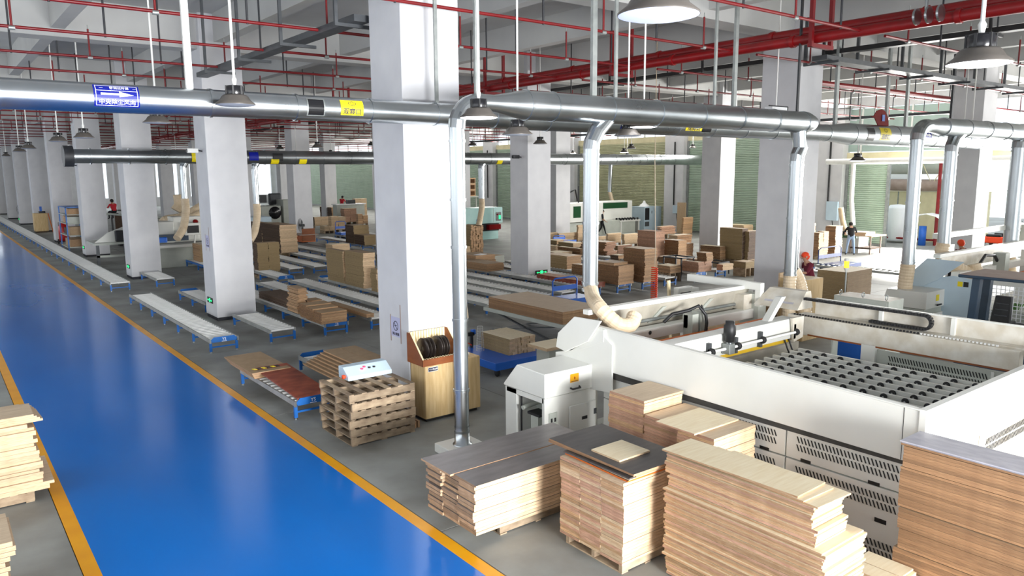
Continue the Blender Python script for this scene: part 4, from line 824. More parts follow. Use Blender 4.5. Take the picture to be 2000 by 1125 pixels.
# distance, left of the near column
for a in (('dark brown stack in front of the white far column', 648.5, 424, 625.6, 666, 404, 'dark_side', 'oak_side'), ('grey brown wide stack below the worker in red', 673, 434, 666, 697, 405, 'rose_side', 'rose_side'), ('tall pale stack right of the worker in red', 694, 425, 689, 717.5, 388, 'oak_side', 'pine_side'),
          ('pale heap behind the upright blue cart', 648, 449, 642, 676, 421, 'pine_side', 'pine_side'), ('cream stacks right behind the floor fan column', 614.5, 441, 612, 643, 424, 'dark_side', 'pine_side'), ('loose cream planks left of the upright blue cart', 634, 451, 625, 653, 442, 'pine_side', 'pine_side'), ('orange brown stack left of the near column in the distance', 700, 437, 696, 719, 418, 'oak_side', 'oak_side')):
    st(a[0], *a[1:6], z0=.2, side=a[6], mat=a[7], top='pine_top', cols=1, colsx=2, th=.06)
# behind the floor pipe
st('tall pale stack in upright columns behind the floor pipe', 920.5, 493, 893, 944, 440, mat='oak_side', side='tan_side', top='mdf', cols=1, colsx=5, jit=.015)
st('big low brown block with slipped top boards beside the middle grey column', 951, 530.8, 895, 984, 516, mat='oak_side', side='oak_side', top='mdf', cols=1, th=.02)
st('stepped brown block behind the big low one', 930, 520, 895, 968, 500, mat='oak_side', top='mdf'); st('grey strapped bundle left of the middle grey column', 965, 514, 950, 985, 500, mat='mach_grey', top='mdf'); st('small cream block right of the floor pipe', 906, 497, 897, 919, 482, mat='pine_side', top='pine_top')
# field of stacks in the middle right
F = [('brown ended stack on the blue conveyor just right of the drop pipe', 1207.5, 557, 1150, 1237.5, 519.5, dict(side='endgrain', mat='oak_side', th=.04)),
 ('few loose pale boards on the stack right of the drop pipe', 1199, 520, 1165, 1226, 514, dict(z0=1.02, th=.03, hmin=.05)),
 ('tall brown ended stack behind the red coil hose', 1258.5, 552, 1217, 1283, 487, dict(side='endgrain', mat='oak_side', th=.04)),
 ('beige block in two tiers right of the middle grey column', 1108, 536, 1064, 1136.5, 501, dict(z0=.13, side='tan_side', mat='oak_side', th=.03)),
 ('dark brown ended block between the beige block and drop pipe', 1152, 546, 1117, 1166, 520, dict(z0=.2, side='endgrain', mat='dark_side')),
 ('flat dark reddish sheets lying beside the exit sign', 1160, 563, 1048, 1182, 553, dict(z0=.3, side='redboard', mat='redboard', top='rose_side', hmin=.1)),
 ('irregular reddish brown plank pile behind the drop pipe', 1183, 508, 1136, 1203, 474, dict(z0=.13, side='endgrain', mat='rose_side', jit=.05)),
 ('pale topped brown row left of the drop pipe', 1133, 498, 1089, 1141, 486, dict(z0=.36, side='endgrain', mat='oak_side', top='pine_top')),
 ('white topped short row right of the middle grey column', 1085, 491, 1064, 1091, 480, dict(z0=.36, mat='pine_side', top='pine_top')), ('white topped low row under the short white one', 1088, 503, 1064, 1118, 494, dict(z0=.3, side='endgrain', mat='pine_side', top='pine_top')),
 ('beige topped row second behind the reddish pile', 1120, 483, 1091, 1141, 475, dict(z0=.36, side='tan_side', mat='pine_side', top='pine_top')), ('cream topped flat row below the strapped packages', 1087, 477, 1066, 1109, 470, dict(z0=.36, side='tan_side', mat='oak_side', top='pine_top')),
 ('cream package block behind the low blue cart handle', 1092, 470, 1089, 1127, 456, dict(z0=.3, mat='pine_side', top='pine_top', th=.06)), ('cream package block touching the middle grey column', 1068, 468, 1066, 1089, 455, dict(z0=.3, mat='pine_side', top='pine_top', th=.06)),
 ('pinkish cartons in the distance right of the middle grey column', 1094, 456, 1085, 1119, 445, dict(z0=.3, mat='rose_side', colsx=3, th=.3)), ('tall cream block just left of the drop pipe', 1129, 471, 1128, 1147, 440, dict(z0=.2, mat='pine_side', top='pine_top')),
 ('cream stack in front of the walking man, left block', 1187, 475, 1185, 1213, 456.5, dict(z0=.2, mat='pine_side', top='pine_top')), ('cream stack in front of the walking man, right block', 1219.5, 477, 1214, 1246, 457.5, dict(z0=.2, mat='pine_side', top='pine_top')),
 ('pale plank layers behind the drop pipe, low', 1170, 468, 1168, 1188, 462, dict(z0=.3, mat='pine_side', top='pine_top')), ('flat beige block between reddish pile and tall brown ended stack', 1207, 496, 1200, 1235, 480, dict(z0=.2, side='tan_side', mat='rose_side', top='pine_top')),
 ('low brown row left of the tall brown ended stack', 1208, 512, 1192, 1222, 499, dict(z0=.2, side='dark_side', mat='oak_side', top='pine_top')),
 ('tall pinkish stack standing above the brown ended one', 1279, 502, 1244, 1297, 452, dict(z0=.2, side='rose_side', mat='rose_side', top='rose_side', th=.05)), ('brown block with pale side right of the pinkish stack', 1324, 502, 1296.5, 1340, 470, dict(z0=.2, side='endgrain', mat='oak_side', th=.04)),
 ('small brown end of planks left of the bright column foot', 1340, 500, 1331, 1354, 476, dict(z0=.2, side='oak_side', mat='endgrain')), ('dark ended planks behind the block right of the pinkish stack', 1322, 480, 1305, 1351, 460, dict(z0=.2, side='pine_side', mat='endgrain')),
 ('upright beige block left of the bright grey column', 1334, 457, 1333, 1352.5, 425, dict(z0=.2, mat='oak_side')), ('rosy tangled offcut heap in front of the blue-white cabinet', 1290, 458, 1283, 1318, 443, dict(z0=.3, mat='rose_side', jit=.08)),
 ('low flat beige block on the bare rollers right of the coil hose', 1308, 534, 1282, 1330, 520, dict(side='oak_side', mat='oak_side', top='pine_top')), ('brown planks behind the low flat beige block', 1321, 517, 1285, 1340, 504, dict(side='endgrain', mat='oak_side', top='oak_top')),
 ('pinkish twin blocks between the two black stands', 1364, 532, 1331, 1390, 510, dict(side='rose_side', mat='rose_side', colsx=2, th=.05)), ('small brown block on top of the pinkish twin blocks', 1379, 511, 1360, 1392, 494, dict(z0=.85, side='endgrain', mat='oak_side')),
 ('pale sided block right behind the pinkish twin blocks', 1406, 507, 1367, 1416.5, 482, dict(side='endgrain', mat='oak_side', top='pine_top')), ('big brown stack of wide boards left of the lilac column', 1448, 508, 1404, 1459, 447, dict(side='tan_side', mat='dark_side', th=.06, cols=1)),
 ('brown stack half hidden by the lilac column', 1461, 508, 1451, 1485, 452, dict(side='tan_side', mat='dark_side', th=.06)), ('pale topped stack in front of the green shutter', 1452, 462, 1419, 1470, 440, dict(z0=.2, side='pine_side', mat='pine_side', top='pine_top', th=.1)),
 ('grey brown row below the big brown stack', 1456, 524, 1432, 1475, 512, dict(side='tan_side', mat='tan_side')), ('small pink block on the blue cart behind the right black stand', 1412, 529, 1400, 1432.5, 517, dict(side='rose_side', mat='pine_side')),
 ('brown backed stack with pale narrow front right of the lilac column', 1597.7, 499, 1585, 1616.5, 452, dict(z0=.2, side='ply_side', mat='pine_side', colsx=2)), ('tall brown and white stack left of the man in jeans', 1630.5, 495, 1610, 1643.5, 442, dict(z0=.2, side='ply_side', mat='pine_top', colsx=1)), ('narrow pale stack touching the lilac column on its right', 1583.5, 490, 1581, 1590.5, 436, dict(z0=.2, mat='pine_side'))]
for lb, xc, yb, xl, xr, yt, kw in F: st(lb, xc, yb, xl, xr, yt, **kw)
p = st('wide stack of big brown boards under the roller frame, below the amber light', 1651, 612, 1592, 1698, 532, z0=.1, mat='mdf', side='tan_side', top='pine_top', th=.04, jit=.003)
# pale paper sheets lying on some stacks
for cx_, b_, y_, z0_, px, py, w_, d_, lb in ((548, 503, 471, .13, 553, 468, .5, .4, 'white sheet on the beige stack behind the three tier one'), (930, 520, 500, .36, 938, 497, .5, .35, 'white paper lying on the stepped brown block')):
    P_ = fz(cx_, b_, z0_); z = zat(cx_, y_, P_.x, P_.y)+.002; q = fz(px, py, z); mb = MB(q); mb.box(q.x-w_/2, q.y-d_/2, q.z, q.x+w_/2, q.y+d_/2, q.z+.01, 'white', rot=.3); solo(mb, 'paper_sheet', lb, 'paper')
# brown slab pile on the scissor lift
t = thing('scissor_lift', 'grey scissor lift table with folded legs under the wide brown slab pile', 'lift', (11.7, 13.1, 0)); o = t.location
mb = MB(o); mb.box(11.66, 13.05, .6, 13.2, 16.3, .7, 'mach_grey'); mb.build('table', t, bevel=.01)
for x in (11.85, 12.95):
    for s in (0, 1):
        mb = MB(o); y0, y1 = (13.4, 15.9) if s else (15.9, 13.4)
        mb.hexa([(x, y0, .12), (x+.06, y0, .12), (x+.06, y0+.16, .12), (x, y0+.16, .12), (x, y1, .56), (x+.06, y1, .56), (x+.06, y1+.16, .56), (x, y1+.16, .56)], 'tray_grey'); mb.build('scissor_arm', t)
mb = MB(o); mb.box(11.75, 13.2, 0, 13.1, 16.1, .1, 'tray_grey'); mb.build('base', t)
for k in range(11):
    z = .702+.027*k
    mb = MB((11.72, 13.12, z)); j = R.uniform(-.012, .012)
    mb.box(11.7+j, 13.12+j, z, 13.05+j, 16.1+j, z+.0255, 'oak_side', top='oak_top', endx='ply_side'); o_ = solo(mb, 'board', 'large brown laminated slab in the pile on the scissor lift', 'board', 'slabs on the scissor lift')
# beige batten block on a blue trolley
def trolley(lb, x0, y0, x1, y1, z, mat='truck_blue', handle=None, hh=.95, lip=.07):
    t = thing('platform_trolley', lb, 'trolley', (x0, y0, 0)); o = t.location
    mb = MB(o); mb.box(x0, y0, z-.1, x1, y1, z, mat); mb.box(x0-.02, y0-.02, z-.14, x1+.02, y0, z+lip*.4, mat); mb.box(x0-.02, y0, z-.14, x0, y1, z+lip*.4, mat); mb.build('deck', t, bevel=.008)
    for x in (x0+.12, x1-.12):
        for y in (y0+.12, y1-.12): mb = MB(o); mb.lathe((x, y, (z-.14)/2), [(0, -.025), ((z-.14)/2, -.025), ((z-.14)/2, .025), (0, .025)], 'rubber', 14, 'x'); mb.build('wheel', t)
    if handle:
        if handle == 'y': a, b = (x0+.03, y1), (x1-.03, y1)
        else: a, b = (x0, y0+.03), (x0, y1-.03)
        mb = MB(o); mb.tube([(a[0], a[1], z-.05), (a[0], a[1], hh-.08), (a[0]+(b[0]-a[0])*.1, a[1]+(b[1]-a[1])*.1, hh), (a[0]+(b[0]-a[0])*.9, a[1]+(b[1]-a[1])*.9, hh), (b[0], b[1], hh-.08), (b[0], b[1], z-.05)], .025, mat, 8); mb.build('handle', t)
        mb = MB(o); m_ = hh*.48+z*.5
        if handle == 'y': mb.box(a[0], a[1]-.015, m_-.1, b[0], a[1]+.015, m_+.05, mat)
        else: mb.box(a[0]-.015, a[1], m_-.1, a[0]+.015, b[1], m_+.05, mat)
        mb.build('handle_panel', t)
    return t
trolley('bright blue platform trolley under the beige batten block', 9.15, 12.35, 10.9, 14.1, .3)
for k in range(6):
    for j in range(9):
        x0 = 9.83+.083*j; z = .302+.062*k; mb = MB((x0, 12.78, z)); q = R.uniform(-.02, .02)
        mb.box(x0, 12.78+q, z, x0+.08, 13.85+q, z+.058, 'pine_side', top='pine_top', endx='tan_side'); solo(mb, 'batten', 'pale short batten in the block on the bright blue trolley', 'batten', 'battens on the blue trolley')
mb = MB(); mb.hexa([(11.15, 10.9, .78), (11.9, 10.9, .78), (11.9, 11.5, .78), (11.15, 11.5, .78), (11.15, 10.9, .86), (11.9, 10.9, .86), (11.9, 11.5, .86), (11.15, 11.5, .86)], 'pine_side'); 
q = fz(1075, 672, .85); mb = MB(q); mb.box(q.x-.35, q.y-.3, .8, q.x+.4, q.y+.3, .86, 'pine_side', top='pine_top'); mb.box(q.x-.2, q.y-.2, 0, q.x+.3, q.y+.2, .8, 'mach_grey'); solo(mb, 'side_table', 'pale board topped grey stand left of the saw wing plate', 'table')
# upright handles of blue carts
for (x0, y0, x1, y1, base_, top_, mt, lb) in ((1078, 578, 1128, 590, 578, 545, 'truck_blue', 'blue cart with tall handle behind the brown slab pile'), (1597, 515, 1642, 519, 515, 485, 'truck_navy', 'navy cart with tall handle in front of the man in jeans'), (655, 458, 676, 462, 458, 433, 'truck_blue', 'upright blue cart in front of the pale heap'), (1080, 474, 1104, 476, 474, 461, 'truck_blue', 'low blue cart handle before the cream package blocks')):
    a = fz(x0, base_, .35); zt = zat(x0, top_, a.x, a.y); b = fy(x1, base_, a.y); w_ = b.x-a.x
    trolley(lb, a.x, a.y-.9, a.x+max(w_, .5), a.y, .33 if a.y < 30 else .5, mt, 'y', hh=zt)
# black angle stands
for px, lb, py in ((1330, 'black steel stand left one, in front of the pink blocks', 549), (1402, 'black steel stand right one, before the lilac column', 538)):
    a = fz(px, py, 0); zt = zat(px, 504 if px < 1350 else 513, a.x, a.y); t = thing('steel_stand', lb, 'stand', tuple(a)); 
    for dx in (0, .75):
        for dy in (0, .9): mb = MB(t.location); mb.box(a.x+dx, a.y+dy, 0, a.x+dx+.05, a.y+dy+.05, zt, 'rack_wood' if 0 else 'dark_steel'); mb.build('leg', t)
    mb = MB(t.location); mb.box(a.x, a.y, zt-.05, a.x+.8, a.y+.05, zt, 'dark_steel'); mb.box(a.x, a.y+.9, zt-.05, a.x+.8, a.y+.95, zt, 'dark_steel'); mb.box(a.x, a.y, zt-.05, a.x+.05, a.y+.95, zt, 'dark_steel'); mb.box(a.x+.75, a.y, zt-.05, a.x+.8, a.y+.95, zt, 'dark_steel'); mb.build('top_frame', t)
# wide brown sheet pile in front of the lilac column foot
a = fz(1345, 560, .75); mb = MB((15.2, 10.6, 0))
for k in range(12): mb.box(14.2, 11.0, .1+.06*k, 17.9, 13.0, .157+.06*k, 'mdf', endx='mdf')
solo(mb, 'board_stack', 'wide brown sheet pile behind the console at the foot of the lilac column', 'stack', 'stacks of boards')
# red coil hose hanging from a white line
a = fz(1277, 590, .0); X, Y = a.x, a.y; zb2 = zat(1279, 590, X, Y); z1, z2 = zat(1277, 592, X, Y), zat(1277, 522, X, Y)
t = thing('coil_hose', 'red spiral air hose hanging on a thin cream line above the conveyors', 'hose', (X, Y, z1))
mb = MB(t.location); mb.tube([(X+.1*math.cos(.65*i), Y+.1*math.sin(.65*i), z1+.15+(z2-z1-.15)*i/150) for i in range(151)], .02, 'orange_cap', 5); mb.build('coil', t)
mb = MB(t.location); mb.tube([(X, Y, z2), (X+.02, Y, z2+.6), (X-.1, Y, 4.6), (X-.12, Y, ZC)], .012, 'hose', 5); mb.build('line', t)

# ============================================================ FOREGROUND BOARD STACKS (every board a thing of its own)
REST = MB((6, 4, 0))
def board(x0, y0, z0, x1, y1, z1, side, end, top, label, group, rot=0, name='board', rest=False):
    if REST is not None and rest: REST.box(x0, y0, z0, x1, y1, z1, side, top=top, endx=end, rot=rot); return
    c = ((x0+x1)/2, (y0+y1)/2, z0); mb = MB(c); mb.box(x0, y0, z0, x1, y1, z1, side, top=top, endx=end, rot=rot); return solo(mb, name, label, 'board', group)
# 1 long boards, charcoal faced, on a pallet beside the aisle
g = 'boards of the long low stack beside the aisle'
W3 = (1.03)/3; nl = 14; hh = .60/nl
for k in range(nl):
    for j in range(3):
        x0 = 4.62+R.uniform(-.02, .03)+(.05 if j == 1 and k > 8 else 0); y0 = 6.69+j*W3; z0 = .15+k*hh
        board(x0, y0+.002, z0+.001, 6.72+R.uniform(-.05, .05), y0+W3-.004, z0+hh-(.001 if k % 3 else .004), 'pine_side', 'oak_side', 'film_dark_x', 'pale sided long board in the low stack beside the aisle', g)
z0 = .752
board(4.58, 7.12, z0, 6.75, 7.78, z0+.022, 'oak_side', 'oak_side', 'film_dark_x', 'charcoal board on top of the low stack, far one of the two', None)
board(4.63, 6.66, z0, 6.7, 7.10, z0+.02, 'pine_side', 'oak_side', 'film_dark_x', 'charcoal board on top of the low stack, near one of the two', None)
def pallet(lb, x0, y0, z0, x1, y1, alongx=True, n=7, h=.14, group=None, mat='pallet_wood'):
    """deck boards run across y when alongx: stringers along x"""
    t = thing('wooden_pallet', lb, 'pallet', (x0, y0, z0), group=group); o = t.location; hs = h-.034
    for k in range(3):
        y = y0+(y1-y0-.05)*k/2 if alongx else 0; x = x0+(x1-x0-.05)*k/2
        mb = MB(o); (mb.box(x0, y, z0+.017, x1, y+.05, z0+.017+hs, mat) if alongx else mb.box(x, y0, z0+.017, x+.05, y1, z0+.017+hs, mat)); mb.build('stringer', t)
    for lay, zz, m_ in (('deck_board', z0+h-.016, n), ('bottom_board', z0, 3)):
        for k in range(m_):
            w_ = R.uniform(.075, .1); mb = MB(o)
            if alongx: x = x0+(x1-x0-w_)*k/(m_-1); mb.box(x, y0-R.uniform(0, .015), zz, x+w_, y1+R.uniform(0, .015), zz+.016, mat, rot=R.uniform(-.01, .01))
            else: y = y0+(y1-y0-w_)*k/(m_-1); mb.box(x0-R.uniform(0, .015), y, zz, x1+R.uniform(0, .015), y+w_, zz+.016, mat, rot=R.uniform(-.01, .01))
            mb.build(lay, t)
    return t
pallet('wooden pallet sticking out under the long low stack', 5.05, 6.78, 0, 6.25, 7.75, True)
# 2 three column stack with the charcoal plates
g = 'boards of the three column stack'
nl = 26; hh = .93/nl; tone = ['rose_side', 'oak_side', 'pine_side', 'rose_side']
xo = 0; 
for k in range(nl):
    if k in (6, 12, 19): xo = R.uniform(-.03, .03)
    for j in range(3):
        y0 = 5.2+j*.335; x0 = 5.5+xo+R.uniform(-.006, .006); z0 = .13+k*hh
        m_ = R.choice(tone)
        board(x0, y0+.002, z0+.001, x0+.88+R.uniform(-.015, .015), y0+.333, z0+hh-(.001 if k % 6 else .005), 'pine_side', m_, 'oak_top', 'short laminated board in the three column stack under the charcoal plates', g, rest=k < 8)
zt = .13+.93
for k, (dx, r, m_) in enumerate(((.02, -.03, 'orange'), (.03, -.02, 'pine_side'), (.0, .015, 'film_dark'))):
    board(5.55+dx, 5.18, zt+.001+k*.018, 6.42+dx, 6.2, zt+.017+k*.018, m_, m_, 'film_dark', 'thin %s sheet squeezed under the charcoal plate' % ('orange edged', 'pale edged', 'dark')[k], None, rot=r)
board(5.6, 5.14, zt+.06, 6.46, 6.52, zt+.082, 'oak_side', 'ply_side', 'film_dark', 'lower charcoal plate lying on the three column stack', None, rot=.02)
board(5.58, 5.12, zt+.083, 6.44, 6.5, zt+.105, 'oak_side', 'ply_side', 'film_dark', 'upper charcoal plate with the small pale board on it', None, rot=-.015)
q = fz(1215, 880, zt+.11)
board(q.x-.27, q.y-.22, zt+.106, q.x+.22, q.y+.22, zt+.125, 'pine_side', 'pine_side', 'pine_top', 'small square pale board lying alone on the charcoal plate', None, rot=.0)
pallet('wooden pallet under the three column stack', 5.55, 5.25, 0, 6.35, 6.15, True, h=.13, n=5)
# 3 tall plywood stack
g = 'plywood boards of the tall stack'
z = .02; k = 0
while z < 1.34:
    up = z > .98; th = R.choice((.018, .022, .026)); jx = R.uniform(-.012, .012); jy = R.uniform(-.02, .02)
    if k % 9 == 0: bx, by = R.uniform(-.025, .025), R.uniform(-.04, .04)
    x0 = (5.95 if up else 5.9)+bx+jx; x1 = (6.47 if up else 6.62)+bx+jx
    board(x0, (3.32 if up else 3.2)+by+jy, z, x1, 5.0+by+jy, z+th, 'pine_side', 'oak_side' if k % 4 else 'rose_side', 'pine_top', 'thin plywood board in the tall stack right of the charcoal plates', g, rest=z < .72)
    z += th+.0015+(.007 if k % 5 == 4 else 0); k += 1
zz = z
board(5.98, 3.28, zz, 6.5, 4.6, zz+.016, 'oak_side', 'oak_side', 'pine_top', 'cream board on the tall plywood stack, slipped towards the saw', None, rot=-.05)
board(5.96, 3.42, zz+.017, 6.44, 4.75, zz+.03, 'oak_side', 'oak_side', 'pine_top', 'second cream board on the tall plywood stack, twisted', None, rot=-.03)
board(5.93, 3.5, zz+.031, 6.42, 5.05, zz+.048, 'oak_side', 'oak_side', 'pine_top', 'topmost cream board on the tall plywood stack', None, rot=.03)
# 4 three stepped columns beside the saw
g = 'laminated boards of the stepped columns beside the saw'
for (x0, x1, y0, y1, zt_, lb) in ((7.07, 7.82, 6.35, 6.98, 1.33, 'laminated board in the highest column beside the saw'), (7.05, 7.84, 5.76, 6.33, 1.2, 'laminated board in the middle column beside the saw'), (7.0, 7.82, 5.2, 5.74, 1.2, 'laminated board in the nearest column beside the saw')):
    n = int((zt_-.1)/.036); hh = (zt_-.1)/n
    for k in range(n):
        j = R.uniform(-.008, .008); j2 = R.uniform(-.008, .008)
        board(x0+j, y0+j2, .1+k*hh+.001, x1+j, y1+j2, .1+(k+1)*hh-.001, 'pine_side', R.choice(('rose_side', 'oak_side', 'rose_side', 'rose_side')), 'oak_top', lb, g+' '+lb.split()[4], rest=k < 14)
board(7.08, 6.36, 1.332, 7.86, 6.98, 1.36, 'pine_side', 'rose_side', 'oak_top', 'top board of the highest column beside the saw', None)
board(6.92, 5.42, 1.202, 7.78, 6.02, 1.222, 'pine_side', 'rose_side', 'pine_top', 'pale board bridging the nearer columns beside the saw', None)
mb = MB((7.4, 6, 0)); [mb.box(7.05, y, .0, 7.85, y+.09, .1, 'pallet_wood') for y in (5.25, 5.6, 6.0, 6.4, 6.8)]; solo(mb, 'wooden_skids', 'wooden skids under the stepped columns beside the saw', 'skids')
for k in range(4):
    q = fz(1480, 905, .5); board(7.2+.02*k, 4.55-.02*k, .62+.03*k, 7.75, 5.1, .648+.03*k, 'pine_side', 'oak_side', 'oak_top', 'board of the low pile tucked between the tall stack and the saw', 'boards of the low tucked pile')
mb = MB((7.4, 4.8, 0)); [mb.box(7.22, 4.58, .01+.06*k, 7.74, 5.08, .065+.06*k, 'oak_side') for k in range(10)]; solo(mb, 'board_stack', 'hidden lower part of the tucked pile beside the saw', 'stack', kind='stuff')
# 5 right-hand tall stack with the pale grey film
g = 'brown plywood boards of the right-hand stack'
z = .02; k = 0; bx = by = 0
while z < 1.66:
    th = R.choice((.024, .028, .032)); 
    if k % 7 == 0: bx, by = R.uniform(-.02, .015), R.uniform(-.03, .02)
    j = R.uniform(-.006, .006)
    board(7.25+bx+j, 1.2, z, 7.68+bx+j, 3.19+by+j, z+th, 'ply_side', 'ply_side', 'mdf', 'brown plywood board in the right-hand tall stack', g, rest=z < .75)
    z += th+.001+(.007 if k % 7 == 6 else 0); k += 1
board(7.24, 1.2, z, 7.66, 3.2, z+.02, 'ply_side', 'ply_side', 'film_pale', 'pale lilac filmed top board of the right-hand tall stack', None)
board(7.26, 1.2, z+.021, 7.68, 3.22, z+.034, 'film_pale', 'film_pale', 'film_pale', 'thin pale film sheet lying on the right-hand tall stack', None)
# small pile between tall stack and right stack
g = 'boards of the small pile between the tall stacks'
for k in range(11):
    board(6.74+R.uniform(-.01, .02), 2.95, .02+.04*k, 7.19+R.uniform(-.02, .02), 3.42+R.uniform(-.02, .02), .057+.04*k, 'pine_side', 'pine_side', 'pine_top', 'pale offcut board in the small pile between the tall stacks', g)
board(6.75, 3.0, .462, 6.95, 3.45, .482, 'pine_side', 'pine_side', 'pine_top', 'cream strip on the small pile, left one', None); board(6.96, 2.98, .462, 7.2, 3.42, .482, 'pine_side', 'pine_side', 'pine_top', 'cream strip on the small pile, right one', None)
# left edge stacks beyond the aisle line
g = 'boards of the ragged stack left of the aisle'
pallet('wooden pallet under the ragged stack left of the aisle', -.4, 11.42, 0, .78, 12.5, True, h=.15)
z = .152; k = 0
while z < 1.06:
    th = R.choice((.04, .05, .06)); j = R.uniform(-.07, .05)
    board(-.6, 11.38+R.uniform(-.03, .03), z, .88+j+(.1 if z < .25 else -.02*(z*2)), 12.5, z+th, 'pine_side', 'oak_side', 'oak_top', 'rough pale board in the ragged stack left of the aisle', g, rot=R.uniform(-.015, .015)); z += th+.002
for k in range(4): board(-.6, 11.4-.02*k, z+.034*k, .95-.03*k, 11.95, z+.034*k+.03, 'pine_side', 'oak_side', 'oak_top', 'loose board slanting on top of the ragged stack left of the aisle', 'loose top boards left of the aisle', rot=.05-.02*k)
g = 'boards of the stack cut off at the lower left'
q = fz(2, 1120, .1)
for k in range(14): board(q.x-1.3+R.uniform(-.03, .03), q.y-.7, .02+.05*k, q.x+.02*(k > 10)*3+.05+R.uniform(-.03, .03), q.y+.1, .066+.05*k, 'pine_side', 'oak_side', 'oak_top', 'board of the stack cut off at the lower left corner', g, rest=k < 9)
solo(REST, 'board_layers', 'lowest board layers of the near stacks, mostly below the picture edge', 'boards', kind='stuff')
# ============================================================ PALLET PILE, CONTROL BOX, CABINET
for k in range(6):
    pallet('worn wooden pallet, %s of the pile beside the aisle' % ('lowest', 'second', 'third', 'fourth', 'fifth', 'topmost')[k], 4.96+R.uniform(-.03, .03), 10.56+R.uniform(-.03, .03), .143*k, 6.14+R.uniform(-.02, .02), 11.72+R.uniform(-.03, .03), True, n=7 if k < 5 else 6, h=.142)
# brown sheets and the red board on the conveyor in front
ZC_ = .35
g = 'brown sheets on the aisle conveyor'
for k in range(7):
    y0 = 14.3-.04*k; board(4.74-.02*k, y0, ZC_+.026*k, 5.5-.02*k, 15.75, ZC_+.026*k+.024, 'oak_side', 'oak_side', 'mdf', 'brown particle board sheet lying on the conveyor behind the red board', g)
z = ZC_+.026*7
mb = MB((4.8, 12.5, ZC_)); x0, x1 = 4.83, 5.47
mb.hexa([(x0+.02, 12.42, ZC_+.01), (x1+.02, 12.42, ZC_+.01), (x1-.04, 14.4, z-.02), (x0-.04, 14.4, z-.02), (x0+.02, 12.42, ZC_+.035), (x1+.02, 12.42, ZC_+.035), (x1-.04, 14.4, z+.01), (x0-.04, 14.4, z+.01)], 'redboard'); solo(mb, 'red_board', 'dark red formwork board sloping down on the aisle conveyor', 'board')
mb = MB((4.7, 14.6, z+.01))
for k in range(6): mb.hexa([(4.72+.09*k, 14.22, z+.016), (4.78+.09*k, 14.22, z+.016), (4.76+.09*k, 14.32, z+.016), (4.7+.09*k, 14.32, z+.016)]+[(4.72+.09*k, 14.22, z+.022), (4.78+.09*k, 14.22, z+.022), (4.76+.09*k, 14.32, z+.022), (4.7+.09*k, 14.32, z+.022)], 'sign_yellow' if k % 2 == 0 else 'black')
o_ = solo(mb, 'hazard_tape', 'strip of yellow and black hazard tape on the red board', 'tape')
# stack of brown planks leaning behind
g = 'brown planks piled behind the control box'
for k in range(14):
    sh = .03*k; lay = k//2
    for j in range(2):
        board(5.85+j*.36+.025*k, 12.5, .37+.05*lay+(.0 if k % 2 else .025), 6.2+j*.36+.025*k, 14.6-.06*lay, .37+.05*lay+(.0 if k % 2 else .025)+.022, 'oak_side', 'oak_side', 'mdf', 'brown plank in the slanting pile behind the control box', g)
# light grey control box with red buttons
zc = .858; t = thing('control_box', 'light grey sloping control box with lit red buttons, on the pallet pile', 'control box', (5.35, 11.75, zc)); o = t.location
t.location = (5.3, 11.35, zc); o = t.location
cx0, cx1 = 5.3, 6.12
mb = MB(o); mb.prism([(11.3, zc+.0), (11.3, zc+.07), (11.5, zc+.2), (11.68, zc+.2), (11.68, zc)], 'x', cx0, cx1, 'mach_blue'); mb.build('case', t, bevel=.01)
for k, (dx, m_) in enumerate(((.30, 'red_glow'), (.36, 'red_glow'), (.44, 'black'), (.53, 'black'))):
    mb = MB(o); yy = 11.4+(.03 if k == 1 else 0); zz_ = zc+.14+(.02 if k == 1 else 0); mb.lathe((cx0+dx, yy, zz_), [(.022, 0), (.024, .02), (0, .022)], m_, 12); mb.build('button', t)
mb = MB(o); mb.lathe((cx0-.0, 11.42, zc+.06), [(0, -.05), (.035, -.05), (.035, -.02), (.02, 0)], 'orange_cap', 12, 'x'); mb.build('stop_button', t)
# wooden cabinet with the saw disc rack
t = thing('tool_cabinet', 'pale wooden cabinet standing before the near column', 'cabinet', (6.5, 10.83, 0)); o = t.location
mb = MB(o); mb.box(6.5, 10.85, .06, 7.66, 11.31, 1.02, 'cabinet_wood'); mb.box(6.54, 10.89, 0, 7.62, 11.29, .06, 'black'); mb.build('body', t, bevel=.004)
for x0, x1 in ((6.505, 7.075), (7.085, 7.655)): mb = MB(o); mb.box(x0, 10.83, .065, x1, 10.85, 1.015, 'cabinet_wood'); mb.build('door', t, bevel=.003)
mb = MB(o); mb.box(6.56, 10.822, .9, 6.76, 10.83, .98, 'white'); mb.box(6.567, 10.82, .907, 6.753, 10.822, .973, 'ink'); n_ = mb.build('name_plate', t)
text(n_, 'lettering', '个人物品柜', .034, 'white', Matrix.Translation(Vector((6.665, 10.818, .94))-o) @ FY, ext=.0005)
mb = MB(o); mb.box(7.2, 10.822, .9, 7.3, 10.83, .98, 'white'); mb.box(7.207, 10.82, .907, 7.293, 10.822, .973, 'sign_yellow'); mb.build('name_plate', t)
mb = MB(o); mb.tube([(7.45, 10.95, 1.03), (7.46, 10.95, 1.06), (7.52, 11.0, 1.06), (7.53, 11.0, 1.03)], .008, 'galv', 6); mb.build('top_handle', t)
t = thing('disc_rack', 'brown open rack with slanting sides on the pale cabinet', 'rack', (6.42, 10.8, 1.02)); o = t.location; z0 = 1.02; x0, x1 = 6.43, 7.22
